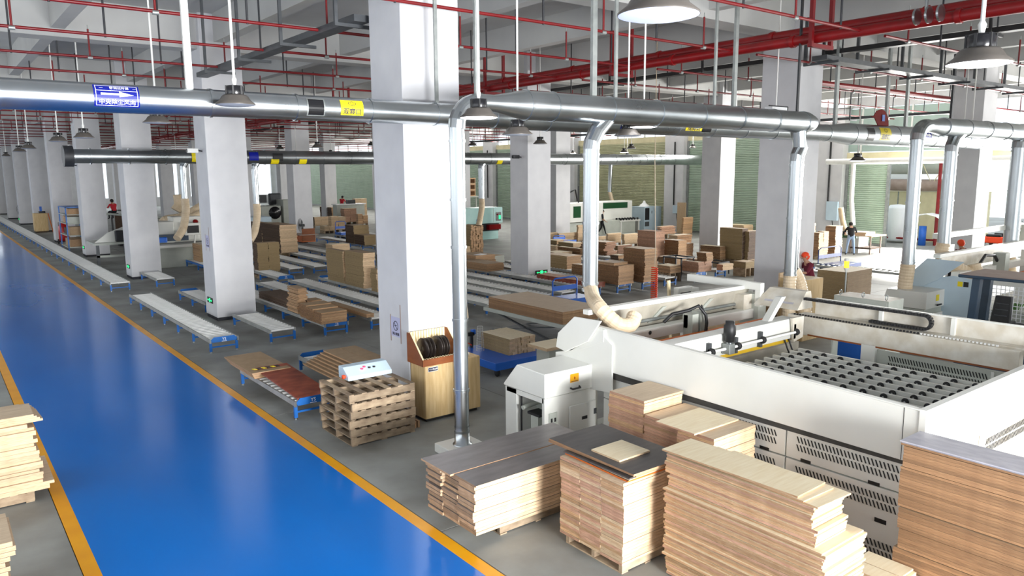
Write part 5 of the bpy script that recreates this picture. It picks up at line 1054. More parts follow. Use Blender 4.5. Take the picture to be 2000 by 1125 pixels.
for x in (x0, x1-.02):
    mb = MB(o); mb.prism([(10.78, z0), (10.78, z0+.12), (11.18, z0+.52), (11.3, z0+.52), (11.3, z0)], 'x', x, x+.02, 'rack_wood'); mb.build('side_panel', t)
    mb = MB(o); mb.hexa([(x-.003, 10.78, z0+.12), (x+.023, 10.78, z0+.12), (x+.023, 11.18, z0+.52), (x-.003, 11.18, z0+.52), (x-.003, 10.78, z0+.135), (x+.023, 10.78, z0+.135), (x+.023, 11.175, z0+.532), (x-.003, 11.175, z0+.532)], 'pale_wood'); mb.build('edge_strip', t)
mb = MB(o); mb.box(x0, 10.77, z0, x1, 10.79, z0+.12, 'rack_wood'); mb.build('front_panel', t)
mb = MB(o); mb.box(x0+.02, 11.28, z0, x1-.02, 11.3, z0+.52, 'pale_wood'); mb.box(x0+.02, 10.79, z0, x1-.02, 11.28, z0+.03, 'pale_wood'); mb.build('back_panel', t)
for k in range(13):
    x = x0+.05+.055*k
    mb = MB(o); mb.box(x, 11.255, z0+.3, x+.014, 11.28, z0+.52, 'pale_wood'); mb.build('divider', t); mb = MB(o); mb.box(x, 10.79, z0+.1, x+.02, 10.85, z0+.125, 'pale_wood'); mb.build('divider', t)
dd = MB(); dd.lathe((0, 0, 0), [(.04, -.004), (.19, -.006), (.195, 0), (.19, .006), (.04, .004), (.04, -.004)], 'disc', 28, 'x')
dp = None
for k, (dx, r_) in enumerate(((.17, 1), (.24, .95), (.31, .98), (.45, 1.0), (.49, 1.0), (.56, .98), (.6, .98))):
    if dp is None: dp = dd.build('saw_disc'); q_ = dp
    else: q_ = dp.copy(); C.objects.link(q_)
    q_.location = (x0+dx, 11.05, z0+.245); q_.scale = (1, r_, r_); q_.rotation_euler = (0, 0, .06); tag(q_, 'dark round saw disc in the rack, %s from the left' % ORD[k], 'disc', 'saw discs in the rack')
for k in range(2): mb = MB((6.25, 10.55+.1*k, 0)); mb.box(6.2+.07*k, 10.72, 0, 6.24+.07*k, 11.2, .12, 'oak_side'); solo(mb, 'board_offcut', 'short brown offcut standing on edge beside the cabinet, %s' % ('outer', 'inner')[k], 'offcut')
# no smoking sheets and exit signs on the columns
for (X, Y, z, lb) in ((6.5, 11.62, 1.37, 'faded no smoking sheet on the near column'), (6.5, 22.85, 2.15, 'faded no smoking sheet on the second column')):
    t = thing('notice_sheet', lb, 'notice', (X-.004, Y, z)); o = t.location
    mb = MB(o); mb.box(X-.004, Y, z, X-.001, Y+.36, z+.36, 'paper'); mb.build('sheet', t)
    for dy in (-.01, .35): mb = MB(o); mb.box(X-.006, Y+dy, z-.1, X-.003, Y+dy+.025, z+.6-dy*.6, 'dusty'); mb.build('tape', t)
    mb = MB(o); n_ = 24; vs = []
    for k in range(n_):
        for r_ in (.09, .075): vs.append((X-.006, Y+.18+r_*math.cos(2*math.pi*k/n_), z+.2+r_*math.sin(2*math.pi*k/n_)))
    mb.add(vs, [(2*k, 2*k+1, 2*((k+1) % n_)+1, 2*((k+1) % n_)) for k in range(n_)], 'ink'); mb.add([(X-.006, Y+.13, z+.15), (X-.006, Y+.14, z+.135), (X-.006, Y+.24, z+.25), (X-.006, Y+.23, z+.265)], [(0, 1, 2, 3)], 'ink'); mb.add([(X-.006, Y+.13, z+.21), (X-.006, Y+.23, z+.19), (X-.006, Y+.23, z+.2), (X-.006, Y+.13, z+.22)], [(0, 1, 2, 3)], 'ink'); mb.build('symbol', t)
    text(t, 'lettering', '禁止吸烟', .06, 'ink', Matrix.Translation(Vector((X-.007, Y+.18, z+.05))-o) @ FXN, ext=.0005)
def exit_sign(lb, x, y, z, face, L=.34):
    t = thing('exit_sign', lb, 'sign', (x, y, z)); o = t.location; h = .16
    def B(u0, u1, w0, w1, d0, d1, m_, nm):
        mb = MB(o)
        if face == 'x': mb.box(x-d1, y+u0, z+w0, x-d0, y+u1, z+w1, m_)
        else: mb.box(x+u0, y-d1, z+w0, x+u1, y-d0, z+w1, m_)
        return mb.build(nm, t)
    B(0, L, 0, h, 0, .02, 'black', 'panel'); B(L*.4, L*.6, .02, h-.02, .02, .024, 'green_glow', 'door_symbol')
    B(L*.12, L*.36, .065, .09, .02, .024, 'green_glow', 'arrow'); B(L*.64, L*.88, .065, .09, .02, .024, 'green_glow', 'arrow')
    for s, c0 in ((-1, .1), (1, .9)):
        mb = MB(o); d_ = .024; u = L*c0; pts = [(u, .0775), (u-s*.05, .115), (u-s*.05, .04)]
        mb.add([((x-d_, y+a, z+b) if face == 'x' else (x+a, y-d_, z+b)) for a, b in pts], [(0, 1, 2)], 'green_glow'); mb.build('arrow_head', t)
exit_sign('lit green exit sign low on the second column', 6.5, 22.9, .48, 'x', .5)
exit_sign('lit green exit sign low on the third column', 6.5, 34.3, .42, 'x', .5); exit_sign('lit green exit sign low on the fourth column', 6.5, 45.4, .4, 'x', .5); exit_sign('lit green exit sign low on the sixth column', 6.5, 67.8, .4, 'x', .6); exit_sign('tiny lit green exit sign low on the farthest column', 6.5, 79.0, .4, 'x', .7)
exit_sign('lit green exit sign with two arrows low on the middle grey column', 18.3+.36, 22.55, .3, 'y', .62)

# ============================================================ FAR MACHINES AND FURNITURE
def BX(parent, name, x0, y0, z0, x1, y1, z1, mat, bevel=0, **k): return MB(parent.location).box(x0, y0, z0, x1, y1, z1, mat, **k).build(name, parent, bevel=bevel)
# mint machine
X0, X1, Y0 = 27.0, 29.7, 39.2; a = fy(905, 450, Y0); b = fy(982, 450, Y0); X0, X1 = a.x-.6, b.x
t = thing('edge_sander', 'mint green machine with a red lower box behind the floor pipe', 'machine', (X0, Y0, 0)); zt = fy(945, 406, Y0).z; zm = fy(945, 437, Y0).z
BX(t, 'hood', X0, Y0, zm, X1, Y0+1.4, zt, 'mint', .03); BX(t, 'base', X0+.3, Y0+.1, 0, X1-.3, Y0+1.3, zm-.5, 'mint'); BX(t, 'red_box', X1-1.2, Y0-.15, zm-.4, X1-.25, Y0+1, zm-.08, 'red_paint', .02); BX(t, 'dark_gap', X0+.3, Y0+.15, zm-.5, X1-.2, Y0+1.2, zm, 'black')
BX(t, 'door_seam', X1-.75, Y0-.01, zm+.05, X1-.73, Y0, zt-.05, 'mach_grey'); c = BX(t, 'control_panel', X1-.55, Y0-.03, zm+.15, X1-.15, Y0, zm+.7, 'black_shiny'); BX(c, 'button', 0, 0, 0, 0, 0, 0, 'black') if 0 else None
MB(t.location).box(X1-.5, Y0-.05, zm+.5, X1-.4, Y0-.03, zm+.6, 'red_paint').build('button', t); MB(t.location).box(X1-.34, Y0-.05, zm+.25, X1-.2, Y0-.03, zm+.5, 'green_glow').build('screen', t); MB(t.location).lathe((X0+1.7, Y0-.01, zm+.25), [(0, 0), (.09, 0), (.09, -.01)], 'truck_blue', 14, 'y').build('emblem_dot', t)
# orange brown crates behind
q = fd(918, 404, 62)
for k in range(3):
    t = thing('wooden_crate', 'orange brown open crate in the distance behind the mint machine, %s' % ('lowest', 'middle', 'topmost')[k], 'crate', (q.x, q.y, 2.35+.5*k)); z = t.location.z
    for dz in (0, .4): BX(t, 'rail', q.x-.5, q.y, z+dz, q.x+.6, q.y+1, z+dz+.08, 'oak_side')
    for dx in (-.5, 0, .5): BX(t, 'post', q.x+dx, q.y, z+.08, q.x+dx+.08, q.y+.9, z+.4, 'oak_side')
t = thing('storage_rack', 'pale storage rack carrying the orange brown crates', 'rack', (q.x-.6, q.y, 0)); BX(t, 'shelf', q.x-.7, q.y-.1, 2.25, q.x+.8, q.y+1.1, 2.345, 'mach_grey'); [BX(t, 'leg', q.x+dx, q.y, 0, q.x+dx+.1, q.y+.1, 2.25, 'mach_grey') for dx in (-.6, .6)]
# white machine with the green window
Y0 = 36.6; a = fy(1113, 460, Y0); b = fy(1250, 460, Y0); zt = fy(1130, 397, Y0).z; z2 = fy(1240, 395, Y0).z
t = thing('boring_machine', 'white machine with a dark green window behind the silver drop pipe', 'machine', (a.x, Y0, 0)); w_ = b.x-a.x
BX(t, 'cabin', a.x, Y0, zt-1.25, a.x+w_*.45, Y0+1.5, zt, 'ivory', .03); BX(t, 'rear_body', a.x+w_*.45, Y0+.8, zt-1.3, b.x, Y0+1.8, zt, 'ivory', .02); BX(t, 'window', a.x+.3, Y0-.02, zt-.95, a.x+.95, Y0, zt-.2, 'green_glass'); BX(t, 'window', a.x+w_*.5, Y0+.78, zt-.5, b.x-.5, Y0+.8, zt-.1, 'green_glass')
BX(t, 'base', a.x+.1, Y0+.2, 0, b.x-.3, Y0+1.6, zt-1.3, 'mach_grey'); BX(t, 'yellow_label', a.x+1.25, Y0-.02, zt-.6, a.x+1.45, Y0, zt-.4, 'sign_yellow')
MB(t.location).tube([(a.x+.4, Y0+.8, zt), (a.x+.5, Y0+.8, zt+.6), (a.x+1.2, Y0+.8, zt+.9), (a.x+1.4, Y0+.8, zt+.1)], .06, 'black', 8).tube([(a.x+1.3, Y0+.6, zt), (a.x+1.3, Y0+.6, zt+1.1)], .04, 'dark_steel', 6).build('cable_loop', t)
# wheeled table with black rollers
q = fz(1212, 456); t = thing('wheel_table', 'low white frame table topped with many black rollers', 'table', (q.x, q.y, 0)); 
for dx in (0, 1.8): BX(t, 'leg', q.x+dx, q.y, 0, q.x+dx+.1, q.y+.8, .8, 'ivory')
BX(t, 'frame', q.x-.1, q.y, .8, q.x+2.0, q.y+1, .92, 'ivory')
mb = MB(t.location)
for i in range(7):
    for j in range(3): mb.lathe((q.x+.28*i, q.y+.4*j, .98), [(0, -.04), (.08, -.04), (.08, .04), (0, .04)], 'black', 8, 'x')
mb.build('roller_wheels', t, kind='stuff')
q0 = fz(1258, 452); q1 = fy(1293, 452, q0.y); zt = zat(1270, 404, q0.x, q0.y); t = thing('control_cabinet', 'tall blue-white cabinet with a black panel in front of the shutter', 'cabinet', (q0.x, q0.y, 0))
BX(t, 'body', q0.x, q0.y, 0, q1.x, q0.y+1.3, zt, 'mach_blue', .02); BX(t, 'black_panel', q0.x+.06, q0.y-.02, zt-.95, q0.x+.5, q0.y, zt-.1, 'black_shiny'); BX(t, 'lower_recess', q0.x+.06, q0.y-.02, zt-1.4, q0.x+.5, q0.y, zt-1.08, 'tray_grey'); BX(t, 'latch', q0.x+.75, q0.y-.02, zt-.5, q0.x+.79, q0.y, zt-.3, 'black')
mb = MB((q0.x+.5, q0.y+.5, zt)); mb.lathe((q0.x+.5, q0.y+.5, zt), [(.4, 0), (.3, .12), (.12, .25), (.06, .4), (0, .42)], 'white', 9); solo(mb, 'crumpled_bag', 'crumpled white bag lying on the tall blue-white cabinet', 'bag')
for px, py, w2, h2, lb in ((1321, 409, .5, .55, 'light blue switch box on the white pier with cables'), (1626, 412, .7, 1.1, 'light blue switch box on the pier beside the man in jeans')):
    q = fx(px, py, WX-.5); t = thing('switch_box', lb, 'box', tuple(q)); BX(t, 'case', WX-.62, q.y-w2/2, q.z-h2/2, WX-.45, q.y+w2/2, q.z+h2/2, 'mach_blue', .01); MB(t.location).tube([(WX-.5, q.y, q.z-h2/2), (WX-.5, q.y-.1, q.z-h2/2-.6), (WX-.5, q.y-.1, .1)], .02, 'black', 6).build('cable', t)
q = fx(1333, 400, 41.2); solo(MB((q.x, q.y, 0)).box(41.2, q.y-.25, 0, 41.3, q.y+.45, q.z+.15, 'pine_side'), 'plywood_sheet', 'upright pale plywood sheet leaning near the white pier', 'board')
# workbench of the man in jeans
q = fz(1650, 494); t = thing('bench_machine', 'white bench saw with a green top where the man in jeans works', 'machine', (q.x, q.y, 0)); x, y = q.x, q.y
BX(t, 'cabinet', x+.4, y-.5, 0, x+1.4, y+.5, .8, 'ivory', .02); BX(t, 'top', x-.1, y-.6, .8, x+1.5, y+.7, .92, 'green_glass'); BX(t, 'guard', x+.4, y+.2, .92, x+1.3, y+.5, 1.08, 'dark_steel'); MB(t.location).tube([(x+.6, y+.7, 2.3), (x+.7, y+.6, 1.6), (x+.9, y+.5, 1.0)], .14, 'hose', 10).build('suction_hose', t)
q = fz(1699, 497); t = thing('work_table', 'wooden table with a lower shelf left of the open door', 'table', (q.x, q.y, 0)); x, y = q.x, q.y
BX(t, 'top', x-.25, y-.15, .9, x+1.3, y+1.3, .96, 'pine_side', top='pine_top'); BX(t, 'shelf', x, y, .25, x+1.1, y+1.1, .32, 'dark_side')
for dx, dy in ((0, 0), (1.05, 0), (0, 1.05), (1.05, 1.05)): BX(t, 'leg', x+dx, y+dy, 0, x+dx+.06, y+dy+.06, .9, 'dusty')
for k in range(3): solo(MB((x, y, .965+.05*k)).box(x-.2+.04*k, y+.2, .965+.05*k, x+.8, y+1.1, 1.01+.05*k, 'pine_side', top='pine_top'), 'board', 'cream board on the wooden table by the open door, %s' % ('lowest', 'middle', 'topmost')[k], 'board', 'boards on the wooden table')
# pale lectern cabinet with a bottle behind the first saw
q = fy(1572, 548, 10.2); x, y, z = q.x, 10.2, q.z; t = thing('lectern_cabinet', 'pale wooden cabinet beside the pair of flexible hoses', 'cabinet', (x, y, 0)); e_ = fy(1608, 548, 10.2).x
BX(t, 'body', x, y, 0, e_, y+.7, z, 'cabinet_wood', .01, top='pine_top'); BX(t, 'back_board', x, y+.7, 0, e_, y+.74, z+.12, 'pine_side')
t = thing('drink_bottle', 'green plastic bottle on the pale wooden cabinet', 'bottle', (x+.05, y+.35, z)); mb = MB(t.location); mb.lathe((x+.05, y+.35, z), [(0, 0), (.05, 0), (.055, .02), (.055, .16), (.02, .22), (.02, .25)], 'bottle_green', 14); mb.build('body', t); mb = MB(t.location); mb.lathe((x+.05, y+.35, z+.25), [(.024, 0), (.024, .025), (0, .026)], 'bottle_green', 10); mb.build('cap', t)
q = fy(1543, 560, 10.4); t = thing('panel_board', 'beige board standing behind the left flexible hose', 'board', (q.x-.3, 10.4, 0)); BX(t, 'sheet', q.x-.25, 10.4, 0, q.x+.28, 10.45, q.z+.1, 'mdf')
# wire basket and blue cutter on the trolley, near the floor pipe
q = fz(938, 682, .33); t = thing('wire_basket', 'tall wire mesh basket standing on the bright blue trolley', 'basket', (q.x, q.y, .33)); mb = MB(t.location); n = 10
for k in range(n):
    a = 2*math.pi*k/n; mb.tube([(q.x+.09*math.cos(a), q.y+.09*math.sin(a), .3), (q.x+.06*math.cos(a), q.y+.06*math.sin(a), .86)], .003, 'conduit_white', 4)
for k in range(11): r_ = .09-.003*k; z = .31+.055*k; mb.tube([(q.x+r_*math.cos(2*math.pi*i/12), q.y+r_*math.sin(2*math.pi*i/12), z) for i in range(13)], .003, 'conduit_white', 4)
mb.build('wires', t, kind='stuff')
q = fz(921, 676, .33); t = thing('hand_tool', 'blue and black hand tool on a small stand beside the wire basket', 'tool', (q.x, q.y, .33)); BX(t, 'stand', q.x-.03, q.y-.03, .3, q.x+.03, q.y+.03, .58, 'dark_steel'); BX(t, 'body', q.x-.12, q.y-.05, .58, q.x+.06, q.y+.05, .67, 'black', .01); BX(t, 'motor', q.x+.0, q.y-.05, .6, q.x+.1, q.y+.05, .72, 'truck_blue', .02); MB(t.location).tube([(q.x-.12, q.y, .64), (q.x-.16, q.y, .5), (q.x-.1, q.y, .42), (q.x-.02, q.y-.04, .36)], .012, 'orange_cap', 6).build('air_tube', t)
mb = MB(); mb.tube([fy(905, 540, 11.6), fy(911, 590, 11.8), fy(914, 620, 12), fy(906, 660, 12)], .01, 'hose', 5); solo(mb, 'air_line', 'thin cream air line hanging beside the floor pipe', 'hose')
# blue shelving with goods
q = fz(153, 494); x, y = q.x, q.y; e_ = fy(128, 410, y+1.2); x0 = x-.15; t = thing('blue_shelving', 'blue steel shelving filled with cartons beside the fourth column', 'shelving', (x0, y, 0)); L = 1.5; Yl = 2.6
for dx in (0, 1.0):
    for dy in (0, Yl): BX(t, 'post', x0-.3+dx, y+dy, 0, x0-.24+dx, y+dy+.06, 2.55, 'conv_blue')
for k, z in enumerate((.3, .95, 1.6, 2.1)): BX(t, 'shelf', x0-.3, y, z, x0+.76, y+Yl, z+.04, 'mach_grey')
BX(t, 'top_rail', x0-.3, y, 2.5, x0+.76, y+Yl, 2.55, 'conv_blue')
for k, (z, dy, h_, m_) in enumerate(((.34, .2, .4, 'oak_side'), (.99, .1, .45, 'mdf'), (1.64, .3, .35, 'mach_grey'), (2.14, .2, .3, 'oak_side'), (.34, 1.3, .4, 'mdf'), (.99, 1.4, .35, 'dark_side'), (1.64, 1.5, .35, 'oak_side'))):
    solo(MB((x0, y+dy, z)).box(x0-.15, y+dy, z, x0+.6, y+dy+.8, z+h_, m_), 'carton', '%s carton on the blue shelving, shelf %s from below' % ('near' if dy < 1 else 'far', {.34: 'first', .99: 'second', 1.64: 'third', 2.14: 'fourth'}[z]), 'carton', 'cartons on the blue shelving')
# red extinguisher trolley
q = fz(127, 476); t = thing('extinguisher_trolley', 'big red wheeled fire extinguisher behind the blue shelving', 'extinguisher', (q.x, q.y, 0)); mb = MB(t.location); mb.lathe((q.x, q.y, .15), [(0, 0), (.28, .05), (.3, .2), (.3, .9), (.2, 1.1), (.06, 1.2), (0, 1.2)], 'extinguisher_red', 16); mb.build('tank', t)
MB(t.location).tube([(q.x-.25, q.y+.1, .2), (q.x-.25, q.y+.1, 1.35), (q.x+.25, q.y+.1, 1.35), (q.x+.25, q.y+.1, .2)], .02, 'dark_steel', 6).build('handle', t); [MB(t.location).lathe((q.x+dx, q.y+.1, .15), [(0, -.03), (.15, -.03), (.15, .03), (0, .03)], 'rubber', 12, 'x').build('wheel', t) for dx in (-.32, .32)]
q = fz(28, 437, 1); t = thing('wall_extinguisher', 'small red extinguisher tank near the far left end', 'extinguisher', (q.x, q.y, 0)); q = fd(29, 414, 88); mb = MB((q.x, q.y, 0)); t.location = (q.x, q.y, 0); mb.lathe((q.x, q.y, .2), [(0, 0), (.3, 0), (.3, 1.4), (.1, 1.6), (0, 1.6)], 'extinguisher_red', 12); mb.build('tank', t); BX(t, 'cart', q.x-.4, q.y-.3, .05, q.x+.4, q.y+.3, .2, 'mach_grey')
# pale plywood cupboard with things on top
q = fz(69, 455); e_ = fy(96, 454, q.y).x; zt = zat(69, 417, q.x, q.y); t = thing('plywood_cupboard', 'pale plywood cupboard standing beside the fifth column', 'cupboard', (q.x, q.y, 0)); BX(t, 'body', q.x, q.y, .1, e_, q.y+.8, zt, 'cabinet_wood', .01); BX(t, 'foot', q.x+.1, q.y+.1, 0, e_-.1, q.y+.7, .1, 'dark_side')
t = thing('tool_tray', 'dark tray of small things on the plywood cupboard', 'tray', (q.x+.5, q.y, zt)); BX(t, 'tray', q.x+.4, q.y+.1, zt, e_-.1, q.y+.6, zt+.15, 'dark_steel'); BX(t, 'bottle', e_-.45, q.y+.2, zt+.15, e_-.3, q.y+.35, zt+.5, 'truck_blue')
solo(MB((e_, q.y, 0)).hexa([(e_+.25, q.y, 0), (e_+.31, q.y, 0), (e_+.31, q.y+.05, 0), (e_+.25, q.y+.05, 0), (e_+.02, q.y, zt), (e_+.08, q.y, zt), (e_+.08, q.y+.05, zt), (e_+.02, q.y+.05, zt)], 'orange'), 'leaning_pole', 'orange brown pole leaning against the plywood cupboard', 'pole')
def fan(lb, px, pyb, pyc, dep=None, axis='y', r=.38):
    q = fz(px, pyb); zc = zat(px, pyc, q.x, q.y); t = thing('pedestal_fan', lb, 'fan', (q.x, q.y, 0)); mb = MB(t.location); mb.tube([(q.x, q.y, 0), (q.x, q.y, zc-.1)], .03, 'black', 8); mb.lathe((q.x, q.y, 0), [(.3, 0), (.28, .04), (0, .05)], 'black', 14); mb.build('stand', t)
    mb = MB(t.location); c = (q.x, q.y-.15, zc) if axis == 'y' else (q.x-.15, q.y, zc)
    for k in range(7):
        rr = r*(k+1)/7; mb.tube([((c[0]+rr*math.cos(a), c[1], c[2]+rr*math.sin(a)) if axis == 'y' else (c[0], c[1]+rr*math.cos(a), c[2]+rr*math.sin(a))) for a in [2*math.pi*i/20 for i in range(21)]], .008, 'tray_grey', 4)
    for k in range(12):
        a = 2*math.pi*k/12; mb.tube([c, ((c[0]+r*math.cos(a), c[1], c[2]+r*math.sin(a)) if axis == 'y' else (c[0], c[1]+r*math.cos(a), c[2]+r*math.sin(a)))], .006, 'tray_grey', 4)
    mb.build('guard', t, kind='stuff'); mb = MB(t.location); mb.box(q.x-.08, q.y-.1, zc-.08, q.x+.1, q.y+.15, zc+.08, 'black'); mb.build('motor', t, bevel=.02)
    mb = MB(t.location)
    for k in range(3):
        a = 2.09*k
        pts = [(r*.15*math.cos(a), r*.15*math.sin(a)), (r*.85*math.cos(a-.25), r*.85*math.sin(a-.25)), (r*.85*math.cos(a+.3), r*.85*math.sin(a+.3))]
        mb.add([((c[0]+u, c[1]+.04, c[2]+v) if axis == 'y' else (c[0]+.04, c[1]+u, c[2]+v)) for u, v in pts], [(0, 1, 2)], 'dark_steel')
    mb.build('blades', t, kind='stuff')
fan('round black pedestal fan beside the sixth column', 51, 438, 409, r=.62); fan('white rimmed pedestal fan in front of the far pale column', 593, 474, 440, axis='x', r=.42)
q0 = fz(612, 480); zt = zat(612, 457, q0.x, q0.y); t = thing('drawer_chest', 'orange brown wooden drawer chest beside the pedestal fan', 'chest', (q0.x, q0.y, 0)); BX(t, 'body', q0.x-.7, q0.y, .25, q0.x+.15, q0.y+1.3, zt-.05, 'orange'); BX(t, 'top', q0.x-.85, q0.y-.1, zt-.05, q0.x+.3, q0.y+1.4, zt, 'dusty'); [BX(t, 'drawer', q0.x-.68, q0.y-.02, .3+.4*k, q0.x+.13, q0.y, .65+.4*k, 'rack_wood') for k in range(2)]
# edge bander seen between third and second column
Y0 = 37.2; t = thing('edge_bander', 'long white edge banding machine between the third and second columns', 'machine', (8.2, Y0, 0)); x = 8.3
BX(t, 'base', x, Y0, 0, x+3.2, Y0+2, .95, 'mach_grey', .02); BX(t, 'table', x-.2, Y0-.4, .95, x+3.0, Y0+.3, 1.08, 'ivory', .02); BX(t, 'pressure_beam', x, Y0-.2, 1.25, x+1.3, Y0+.1, 1.55, 'steel_blue'); BX(t, 'blue_end', x-.05, Y0-.3, 1.2, x+.35, Y0, 1.45, 'truck_blue', .04)
BX(t, 'hood', x-.4, Y0+.6, 1.1, x+.9, Y0+2, 2.1, 'ivory', .05); BX(t, 'hood', x+.9, Y0+.8, 1.1, x+2.4, Y0+2.2, 2.3, 'ivory', .05); BX(t, 'chamber', x+1.2, Y0+.1, 1.2, x+1.9, Y0+.8, 1.7, 'ivory', .08); BX(t, 'motor', x+.2, Y0+.2, .4, x+.9, Y0+.5, .8, 'dark_steel', .05)
q = fy(383, 447, Y0-.6); c = BX(t, 'console', q.x-.5, q.y, q.z-.28, q.x+.35, q.y+.1, q.z+.28, 'ivory', .02); BX(t, 'screen', q.x-.4, q.y-.02, q.z-.18, q.x+.12, q.y, q.z+.16, 'black_shiny'); MB(t.location).tube([(q.x-.05, Y0-.55, q.z-.28), (q.x-.1, Y0-.5, 1.0)], .04, 'ivory', 8).build('console_arm', t)
mb = MB(t.location); mb.lathe((x+1.9, Y0+.7, 2.05), [(0, -.1), (.1, -.1), (.1, .1), (0, .1)], 'red_paint', 12, 'y'); mb.build('knob', t)
for i, (pts, r_) in enumerate((([fy(395, 405, 39), fy(360, 425, 39), fy(325, 432, 39.2), fy(322, 442, 39.2)], .28), ([fy(396, 415, 38.5), fy(370, 428, 38.5), fy(345, 436, 38.5)], .2), ([fy(350, 380, 40), fy(352, 400, 40), fy(345, 412, 40)], .3))):
    t2 = thing('exhaust_hose', ('thick cream exhaust hose lying over the edge bander', 'slimmer cream exhaust hose over the edge bander', 'cream hose hanging into the edge bander')[i], 'hose', tuple(pts[0])); hose(t2, [tuple(p) for p in pts], r_)
mb = MB(); mb.box(9.3, 34.5, .0, 9.5, 36, .3, 'steel_blue'); 
t = thing('feeding_table', 'grey steel feeding table between the fourth and third columns', 'machine', (7.0, 40.0, 0)); q = fz(197, 518); x, y = q.x, q.y
BX(t, 'table', x-.2, y, .95, x+2.6, y+2.2, 1.05, 'mach_grey'); [BX(t, 'leg', x+dx, y+.1, 0, x+dx+.12, y+.3, .95, 'tray_grey') for dx in (-.1, 1.1, 2.3)]; BX(t, 'lower_rail', x-.1, y+.1, .35, x+2.5, y+.2, .45, 'mach_grey'); MB(t.location).prism([(x-.1, 1.05), (x+.5, 1.5), (x+1.6, 1.9), (x+2.5, 1.3), (x+2.5, 1.05)], 'y', y+.5, y+.6, 'ivory').build('cover', t)
BX(t, 'drive', x+.8, y+.3, 1.05, x+1.6, y+.9, 1.6, 'dark_steel', .05); MB(t.location).tube([(x+.6, y+1, 2.4), (x+3.2, y+1, 2.1)], .05, 'mach_grey', 6).tube([(x+.9, y+1.2, 2.35), (x+3.2, y+1.2, 2.0)], .04, 'mach_grey', 6).build('guide_bars', t)
q = fd(535, 420, 60); t = thing('panel_sander', 'grey machine with a dark round cover left of the far pale column', 'machine', (q.x, q.y, 0)); BX(t, 'body', q.x-1.0, q.y, 0, q.x+.6, q.y+2, 1.75, 'mach_grey', .05); MB(t.location).lathe((q.x+.1, q.y-.02, 1.2), [(0, 0), (.5, 0), (.5, .03)], 'black_shiny', 18, 'y').build('round_cover', t); BX(t, 'tall_box', q.x+.8, q.y, 0, q.x+1.9, q.y+1.5, 2.2, 'mach_grey', .03); BX(t, 'dark_box', q.x-1.4, q.y+.6, 2.0, q.x-.3, q.y+1.8, 2.6, 'dark_steel'); BX(t, 'arch', q.x+.3, q.y+1.6, 1.75, q.x+1.3, q.y+2, 2.7, 'tray_grey', .1)
q = fd(508, 427, 52); t = thing('infeed_table', 'white feeding table beside the second column in the distance', 'table', (q.x, q.y, 0)); BX(t, 'top', q.x-1.2, q.y, q.z-.25, q.x+.8, q.y+2, q.z+.1, 'mach_blue', .02); BX(t, 'leg', q.x-.8, q.y+.2, 0, q.x+.4, q.y+1.6, q.z-.25, 'mach_grey')
# cameras on the columns
for (X, Y, px, py, lb) in ((6.5, 22.55, 390, 298, 'white security camera on the second column'), (18.3, 22.55, 997, 310, 'dark security camera on the middle grey column'), (6.5, 45.1, 84, 329, 'tiny dark security camera between far columns')):
    z = fx(px, py, X-.2).z; t = thing('security_camera', lb, 'camera', (X, Y+.4, z)); MB(t.location).tube([(X, Y+.4, z+.05), (X-.15, Y+.4, z+.08)], .025, 'dark_steel', 6).build('arm', t); BX(t, 'body', X-.42, Y+.33, z, X-.12, Y+.45, z+.13, 'conduit_white' if X < 10 and Y < 30 else 'dark_steel', .02); BX(t, 'lens', X-.44, Y+.35, z+.02, X-.42, Y+.43, z+.11, 'black')
# ---- what the open door shows: yard equipment
q = fx(1800, 400, 47); X = 47
yd = struct(MB().box(43.001, -20, -.1, 75, 40, -.001, 'concrete'), 'trim_90')
t = thing('dust_collector', 'cream steel dust collector outside the open door', 'machine', (X, 19, 0)); BX(t, 'casing', X, 18.0, 0, X+3, 23.4, 2.95, 'lintel', .02); BX(t, 'top_unit', X+.2, 18.0, 4.0, X+2.6, 23.4, 5.2, 'mach_grey'); BX(t, 'white_panel', X-.06, 21.3, 3.0, X, 22.9, 4.0, 'white')
MB(t.location).tube([(X-.1, 18, 3.35), (X-.1, 23, 3.35)], .35, 'dusty', 12).build('roll_duct', t); MB(t.location).tube([(X+.3, 17.9, 4.6), (X+.3, 23.4, 4.6)], .6, 'mach_grey', 14).build('big_duct', t)
for y in (18.6, 19.6, 20.8, 22): BX(t, 'rib', X-.03, y, .6, X, y+.05, 2.95, 'galv_dull')
MB(t.location).tube([(X-.3, 20.6, 4.6), (X-.3, 20.0, 3.4), (X-.3, 19.2, 4.8)], .04, 'lintel', 6).build('brace', t)
mb = MB((45, 17.4, 0)); q = fx(1830, 420, 45); mb.tube([(45, q.y, 0), (45, q.y, 5.0)], .09, 'red_thick', 8); mb.tube([(45, q.y, .3), (45, q.y+3.5, .3)], .06, 'red_thick', 6); mb.tube([(45, q.y+3.3, .3), (45, q.y+3.3, 1.8)], .06, 'red_thick', 6); solo(mb, 'red_standpipe', 'bright red standpipe outside the open door', 'pipe')
q = fx(1752, 445, 45.5); mb = MB((45.5, q.y, 0)); mb.lathe((45.5, q.y, .1), [(0, 0), (.55, 0), (.6, .1), (.6, 1.9), (.45, 2.1), (0, 2.15)], 'white', 20); solo(mb, 'white_tank', 'white cylindrical tank just outside the open door', 'tank')
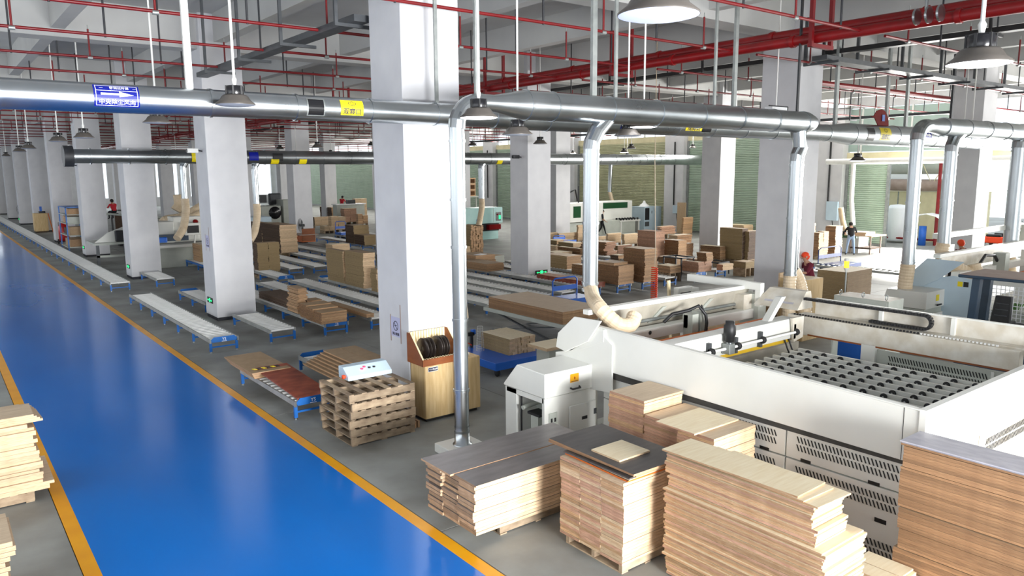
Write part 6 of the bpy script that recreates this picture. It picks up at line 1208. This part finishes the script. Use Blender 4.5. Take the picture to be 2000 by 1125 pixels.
q = fx(1812, 440, 44.5); t = thing('yard_canopy', 'small white curved canopy with a blue drum outside the open door', 'canopy', (44.5, q.y, 0)); MB(t.location).prism([(q.y-.8, 1.5), (q.y-.5, 1.75), (q.y, 1.85), (q.y+.6, 1.75), (q.y+.9, 1.5), (q.y+.6, 1.68), (q.y, 1.78), (q.y-.5, 1.68)], 'x', 44.2, 45, 'white').build('roof', t); [MB(t.location).tube([(44.6, q.y+d, 0), (44.6, q.y+d, 1.6)], .03, 'lintel', 6).build('post', t) for d in (-.6, .6)]; MB(t.location).lathe((44.6, q.y+.3, 0), [(0, 0), (.2, 0), (.2, 1.1), (0, 1.1)], 'truck_blue', 14).build('drum', t)
for k, (px, py, c1, lb) in enumerate(((1952, 458, 'orange_cap', 'orange scooter parked outside the wide opening at the right'), (1968, 452, 'cloth_black', 'black scooter parked beyond the orange one'))):
    q = fx(px, py, 45+k*1.2); x, y = q.x, q.y; t = thing('parked_scooter', lb, 'scooter', (x, y, 0))
    for dy in (-.55, .55): MB(t.location).lathe((x, y+dy, .25), [(.12, -.04), (.25, -.05), (.25, .05), (.12, .04), (.12, -.04)], 'rubber', 16, 'x').build('wheel', t)
    BX(t, 'body', x-.15, y-.2, .35, x+.15, y+.75, .7, c1, .06); BX(t, 'seat', x-.14, y-.1, .7, x+.14, y+.6, .82, 'black', .04); BX(t, 'front_shield', x-.2, y-.6, .4, x+.2, y-.5, 1.0, c1, .03); MB(t.location).tube([(x-.3, y-.5, 1.1), (x+.3, y-.5, 1.1)], .025, 'black', 6).tube([(x, y-.5, .9), (x, y-.5, 1.1)], .03, 'black', 6).build('handlebar', t); MB(t.location).tube([(x+.25, y-.55, 1.1), (x+.3, y-.55, 1.5)], .01, 'black', 4).build('mirror_arm', t)

# ============================================================ PEOPLE
def person(name_label, loc, yaw, J, rad, paint, scale=1.0, hair='hair', cap=None):
    """J: joint name -> (x right, y forward, z up) in metres; one skinned body, painted by zone"""
    t = thing('person', name_label, 'person', loc); names = list(J); me = bpy.data.meshes.new('body')
    E_ = [('pelvis', 'spine'), ('spine', 'chest'), ('chest', 'neck'), ('neck', 'jaw'), ('jaw', 'head')]
    for s in 'LR': E_ += [('chest', 'sh'+s), ('sh'+s, 'el'+s), ('el'+s, 'wr'+s), ('wr'+s, 'ha'+s), ('pelvis', 'hip'+s), ('hip'+s, 'kn'+s), ('kn'+s, 'an'+s), ('an'+s, 'to'+s)]
    E_ = [(a, b) for a, b in E_ if a in J and b in J]
    me.from_pydata([Vector(J[n])*scale for n in names], [(names.index(a), names.index(b)) for a, b in E_], [])
    o = bpy.data.objects.new('body', me); C.objects.link(o); md = o.modifiers.new('skin', 'SKIN')
    for i, n in enumerate(names):
        k = n if n in rad else n[:-1]; r_ = rad[k]; me.skin_vertices[0].data[i].radius = (r_[0]*scale, r_[1]*scale); me.skin_vertices[0].data[i].use_root = (n == 'pelvis')
    sb = o.modifiers.new('sub', 'SUBSURF'); sb.levels = 2; sb.render_levels = 2
    dg = bpy.context.evaluated_depsgraph_get(); dg.update(); m2 = bpy.data.meshes.new_from_object(o.evaluated_get(dg)); bpy.data.objects.remove(o)
    m2.name = 'body'; zones = []
    m2.materials.clear(); ml = []
    for _, m_ in paint:
        if m_ not in ml: ml.append(m_); m2.materials.append(MATS[m_])
    P3 = {n: Vector(J[n])*scale for n in names}
    for f in m2.polygons:
        f.use_smooth = True; c = f.center; bn = min(E_, key=lambda e: dseg(c, P3[e[0]], P3[e[1]]))
        for keys, m_ in paint:
            if keys is None or (bn[1][:2] in keys or bn[1] in keys): f.material_index = ml.index(m_); break
    o = bpy.data.objects.new('body', m2); C.objects.link(o); o.parent = t; t.rotation_euler = (0, 0, yaw)
    h = Vector(J['head'])*scale; mb = MB(); r_ = .105*scale
    mb.lathe((h.x, h.y-.015*scale, h.z-.01), [(r_*1.0, -.02), (r_*1.03, .03), (r_*.85, .085), (r_*.45, .115), (0, .125)], cap or hair, 14); mb.lathe((h.x, h.y-.045*scale, h.z-.09*scale), [(r_*.6, 0), (r_*.85, .05), (r_*.9, .1)], cap or hair, 12)
    q_ = mb.build('cap' if cap else 'hair', t)
    mb = MB(); mb.tube([(h.x, h.y+.085*scale, h.z-.0), (h.x, h.y+.115*scale, h.z-.05)], [.01, .018], 'skin', 6)
    for s in (-1, 1): mb.box(h.x+s*.035-.012, h.y+.088*scale, h.z-.005, h.x+s*.035+.012, h.y+.1*scale, h.z+.008, 'black'); mb.box(h.x+s*.1-.01, h.y-.02, h.z-.05, h.x+s*.1+.01, h.y+.02, h.z+.01, 'skin')
    mb.box(h.x-.022, h.y+.082*scale, h.z-.078, h.x+.022, h.y+.092*scale, h.z-.068, 'cloth_wine'); mb.build('face', t)
    for s in 'LR':
        if 'ha'+s in J:
            w_, a_ = Vector(J['wr'+s])*scale, Vector(J['ha'+s])*scale; d_ = (a_-w_).normalized(); sd = d_.cross(Vector((0, 0, 1)) if abs(d_.z) < .8 else Vector((0, 1, 0))).normalized(); mb = MB()
            for k, L in enumerate((.06, .075, .08, .07)): b_ = a_+sd*(.013*(k-1.5)*2*.85); mb.tube([b_-d_*.02, b_+d_*L*.5, b_+d_*L*.85+Vector((0, .012, -.01))], .008*scale, 'skin', 6)
            mb.tube([w_+d_*.02+sd*.03, w_+d_*.05+sd*.055, w_+d_*.085+sd*.05], .009*scale, 'skin', 6); mb.build('fingers', t)
    return t
def dseg(p, a, b):
    ab = b-a; k = max(0, min(1, (p-a).dot(ab)/max(ab.length_squared, 1e-9))); return (p-(a+ab*k)).length
RAD = dict(pelvis=(.16, .125), spine=(.15, .12), chest=(.18, .13), neck=(.05, .052), jaw=(.068, .075), head=(.088, .1), sh=(.062, .06), el=(.043, .043), wr=(.028, .03), ha=(.036, .018), hip=(.09, .09), kn=(.06, .062), an=(.04, .045), to=(.045, .028))
base_ = dict(pelvis=(0, 0, .93), spine=(0, 0, 1.12), chest=(0, 0, 1.33), neck=(0, .01, 1.48), jaw=(0, .03, 1.55), head=(0, .03, 1.63))
# walking man
J = dict(base_, shL=(-.19, 0, 1.38), shR=(.19, 0, 1.38), elL=(-.25, -.12, 1.12), elR=(.25, .06, 1.12), wrL=(-.26, -.1, .88), wrR=(.26, .24, .94), haL=(-.26, -.07, .8), haR=(.26, .31, .9),
         hipL=(-.09, 0, .88), hipR=(.09, 0, .88), knL=(-.1, .14, .49), knR=(.1, -.06, .48), anL=(-.1, .24, .09), anR=(.1, -.3, .13), toL=(-.11, .4, .03), toR=(.11, -.2, .03))
q = fz(1176, 459); person('man in a black short sleeved shirt and black trousers walking past the white machine', (q.x, q.y, 0), -2.4, J, RAD, [(('wr', 'ha', 'ja', 'he', 'jaw', 'head', 'neck'), 'skin'), (('to',), 'cloth_black'), (('kn', 'an', 'hi'), 'cloth_black'), (None, 'cloth_navy')])
# man in jeans at the bench
J = dict(base_, chest=(0, .1, 1.31), neck=(0, .19, 1.44), jaw=(0, .25, 1.48), head=(0, .28, 1.55), spine=(0, .03, 1.12), shL=(-.19, .12, 1.36), shR=(.19, .12, 1.36), elL=(-.28, .25, 1.14), elR=(.28, .25, 1.14), wrL=(-.22, .46, 1.06), wrR=(.24, .46, 1.06), haL=(-.2, .54, 1.03), haR=(.22, .54, 1.03),
         hipL=(-.1, 0, .88), hipR=(.1, 0, .88), knL=(-.15, .02, .49), knR=(.15, .03, .49), anL=(-.19, -.03, .09), anR=(.18, -.02, .09), toL=(-.21, .12, .03), toR=(.2, .13, .03))
q = fz(1660, 498); person('man in black t-shirt and blue jeans bent over the bench saw', (q.x, q.y, 0), -.95, J, RAD, [(('wr', 'ha', 'jaw', 'head', 'neck'), 'skin'), (('to',), 'cloth_black'), (('kn', 'an', 'hi'), 'denim'), (None, 'cloth_black')])
sit = dict(base_, pelvis=(0, 0, .5), spine=(0, .03, .68), chest=(0, .1, .88), neck=(0, .15, 1.02), jaw=(0, .19, 1.09), head=(0, .2, 1.16), shL=(-.19, .1, .93), shR=(.19, .1, .93), elL=(-.25, .25, .72), elR=(.25, .25, .72), wrL=(-.15, .48, .75), wrR=(.15, .48, .75), haL=(-.12, .56, .74), haR=(.12, .56, .74),
         hipL=(-.09, .02, .48), hipR=(.09, .02, .48), knL=(-.12, .42, .48), knR=(.12, .42, .48), anL=(-.12, .42, .09), anR=(.12, .42, .09), toL=(-.12, .55, .03), toR=(.12, .55, .03))
for (px, py, dep, yaw, m_, lb, cap) in ((667, 384, 66, -.9, 'cloth_red', 'person in a red jacket bent forward at a desk far left of the near column', None), (221, 391, 47, .3, 'cloth_red', 'person in a red top seated between the fourth and third columns, far away', None),
                          (1886, 473, 23, -.5, 'cloth_wine', 'crouching person in a dark red jacket and orange cap behind the second saw', 'orange_cap'), (1586, 497, 20.5, 1.0, 'cloth_wine', 'person in dark wine clothes and orange cap half hidden by the lilac column', 'orange_cap')):
    q = fd(px, py, dep); z0 = q.z-1.2; t = person(lb, (q.x, q.y, 0), yaw, {k: (v[0], v[1], v[2]+max(z0, 0)) for k, v in sit.items()}, RAD, [(('wr', 'ha', 'jaw', 'head', 'neck'), 'skin'), (('kn', 'an', 'hi', 'to'), 'cloth_black'), (None, m_)], cap=cap)
    s = thing('stool', 'plain dark seat under the %s' % lb.split(' in ')[0]+(' in red, %s' % ('farther right' if px == 667 else 'farther left') if px < 700 else ' at the second saw' if px > 1700 else ' behind the lilac column'), 'seat', (q.x, q.y, 0)); BX(s, 'seat', q.x-.2, q.y-.2, .36+max(z0, 0), q.x+.2, q.y+.2, .4+max(z0, 0), 'dark_steel')
    for dx in (-.18, .14):
        for dy in (-.18, .14): BX(s, 'leg', q.x+dx, q.y+dy, 0, q.x+dx+.04, q.y+dy+.04, .36+max(z0, 0), 'dark_steel')
q = fd(238, 418, 46); t = thing('chair_back', 'dark upholstered seat back beside the person in red far left', 'chair', (q.x, q.y, 0)); BX(t, 'back', q.x-.4, q.y, .9, q.x+.4, q.y+.15, 1.9, 'dark_side', .05); BX(t, 'base', q.x-.35, q.y-.5, 0, q.x+.35, q.y+.1, .9, 'dark_steel')
q = fd(690, 396, 65); t = thing('work_desk', 'pale desk in front of the person in a red jacket', 'desk', (q.x, q.y, 0)); BX(t, 'top', q.x-1.6, q.y, q.z-.15, q.x+1.2, q.y+1, q.z-.08, 'white'); BX(t, 'body', q.x-1.5, q.y+.1, 0, q.x+1.1, q.y+.9, q.z-.15, 'mach_grey'); BX(t, 'small_machine', q.x-.4, q.y+.2, q.z-.08, q.x+.3, q.y+.6, q.z+.25, 'dark_steel')
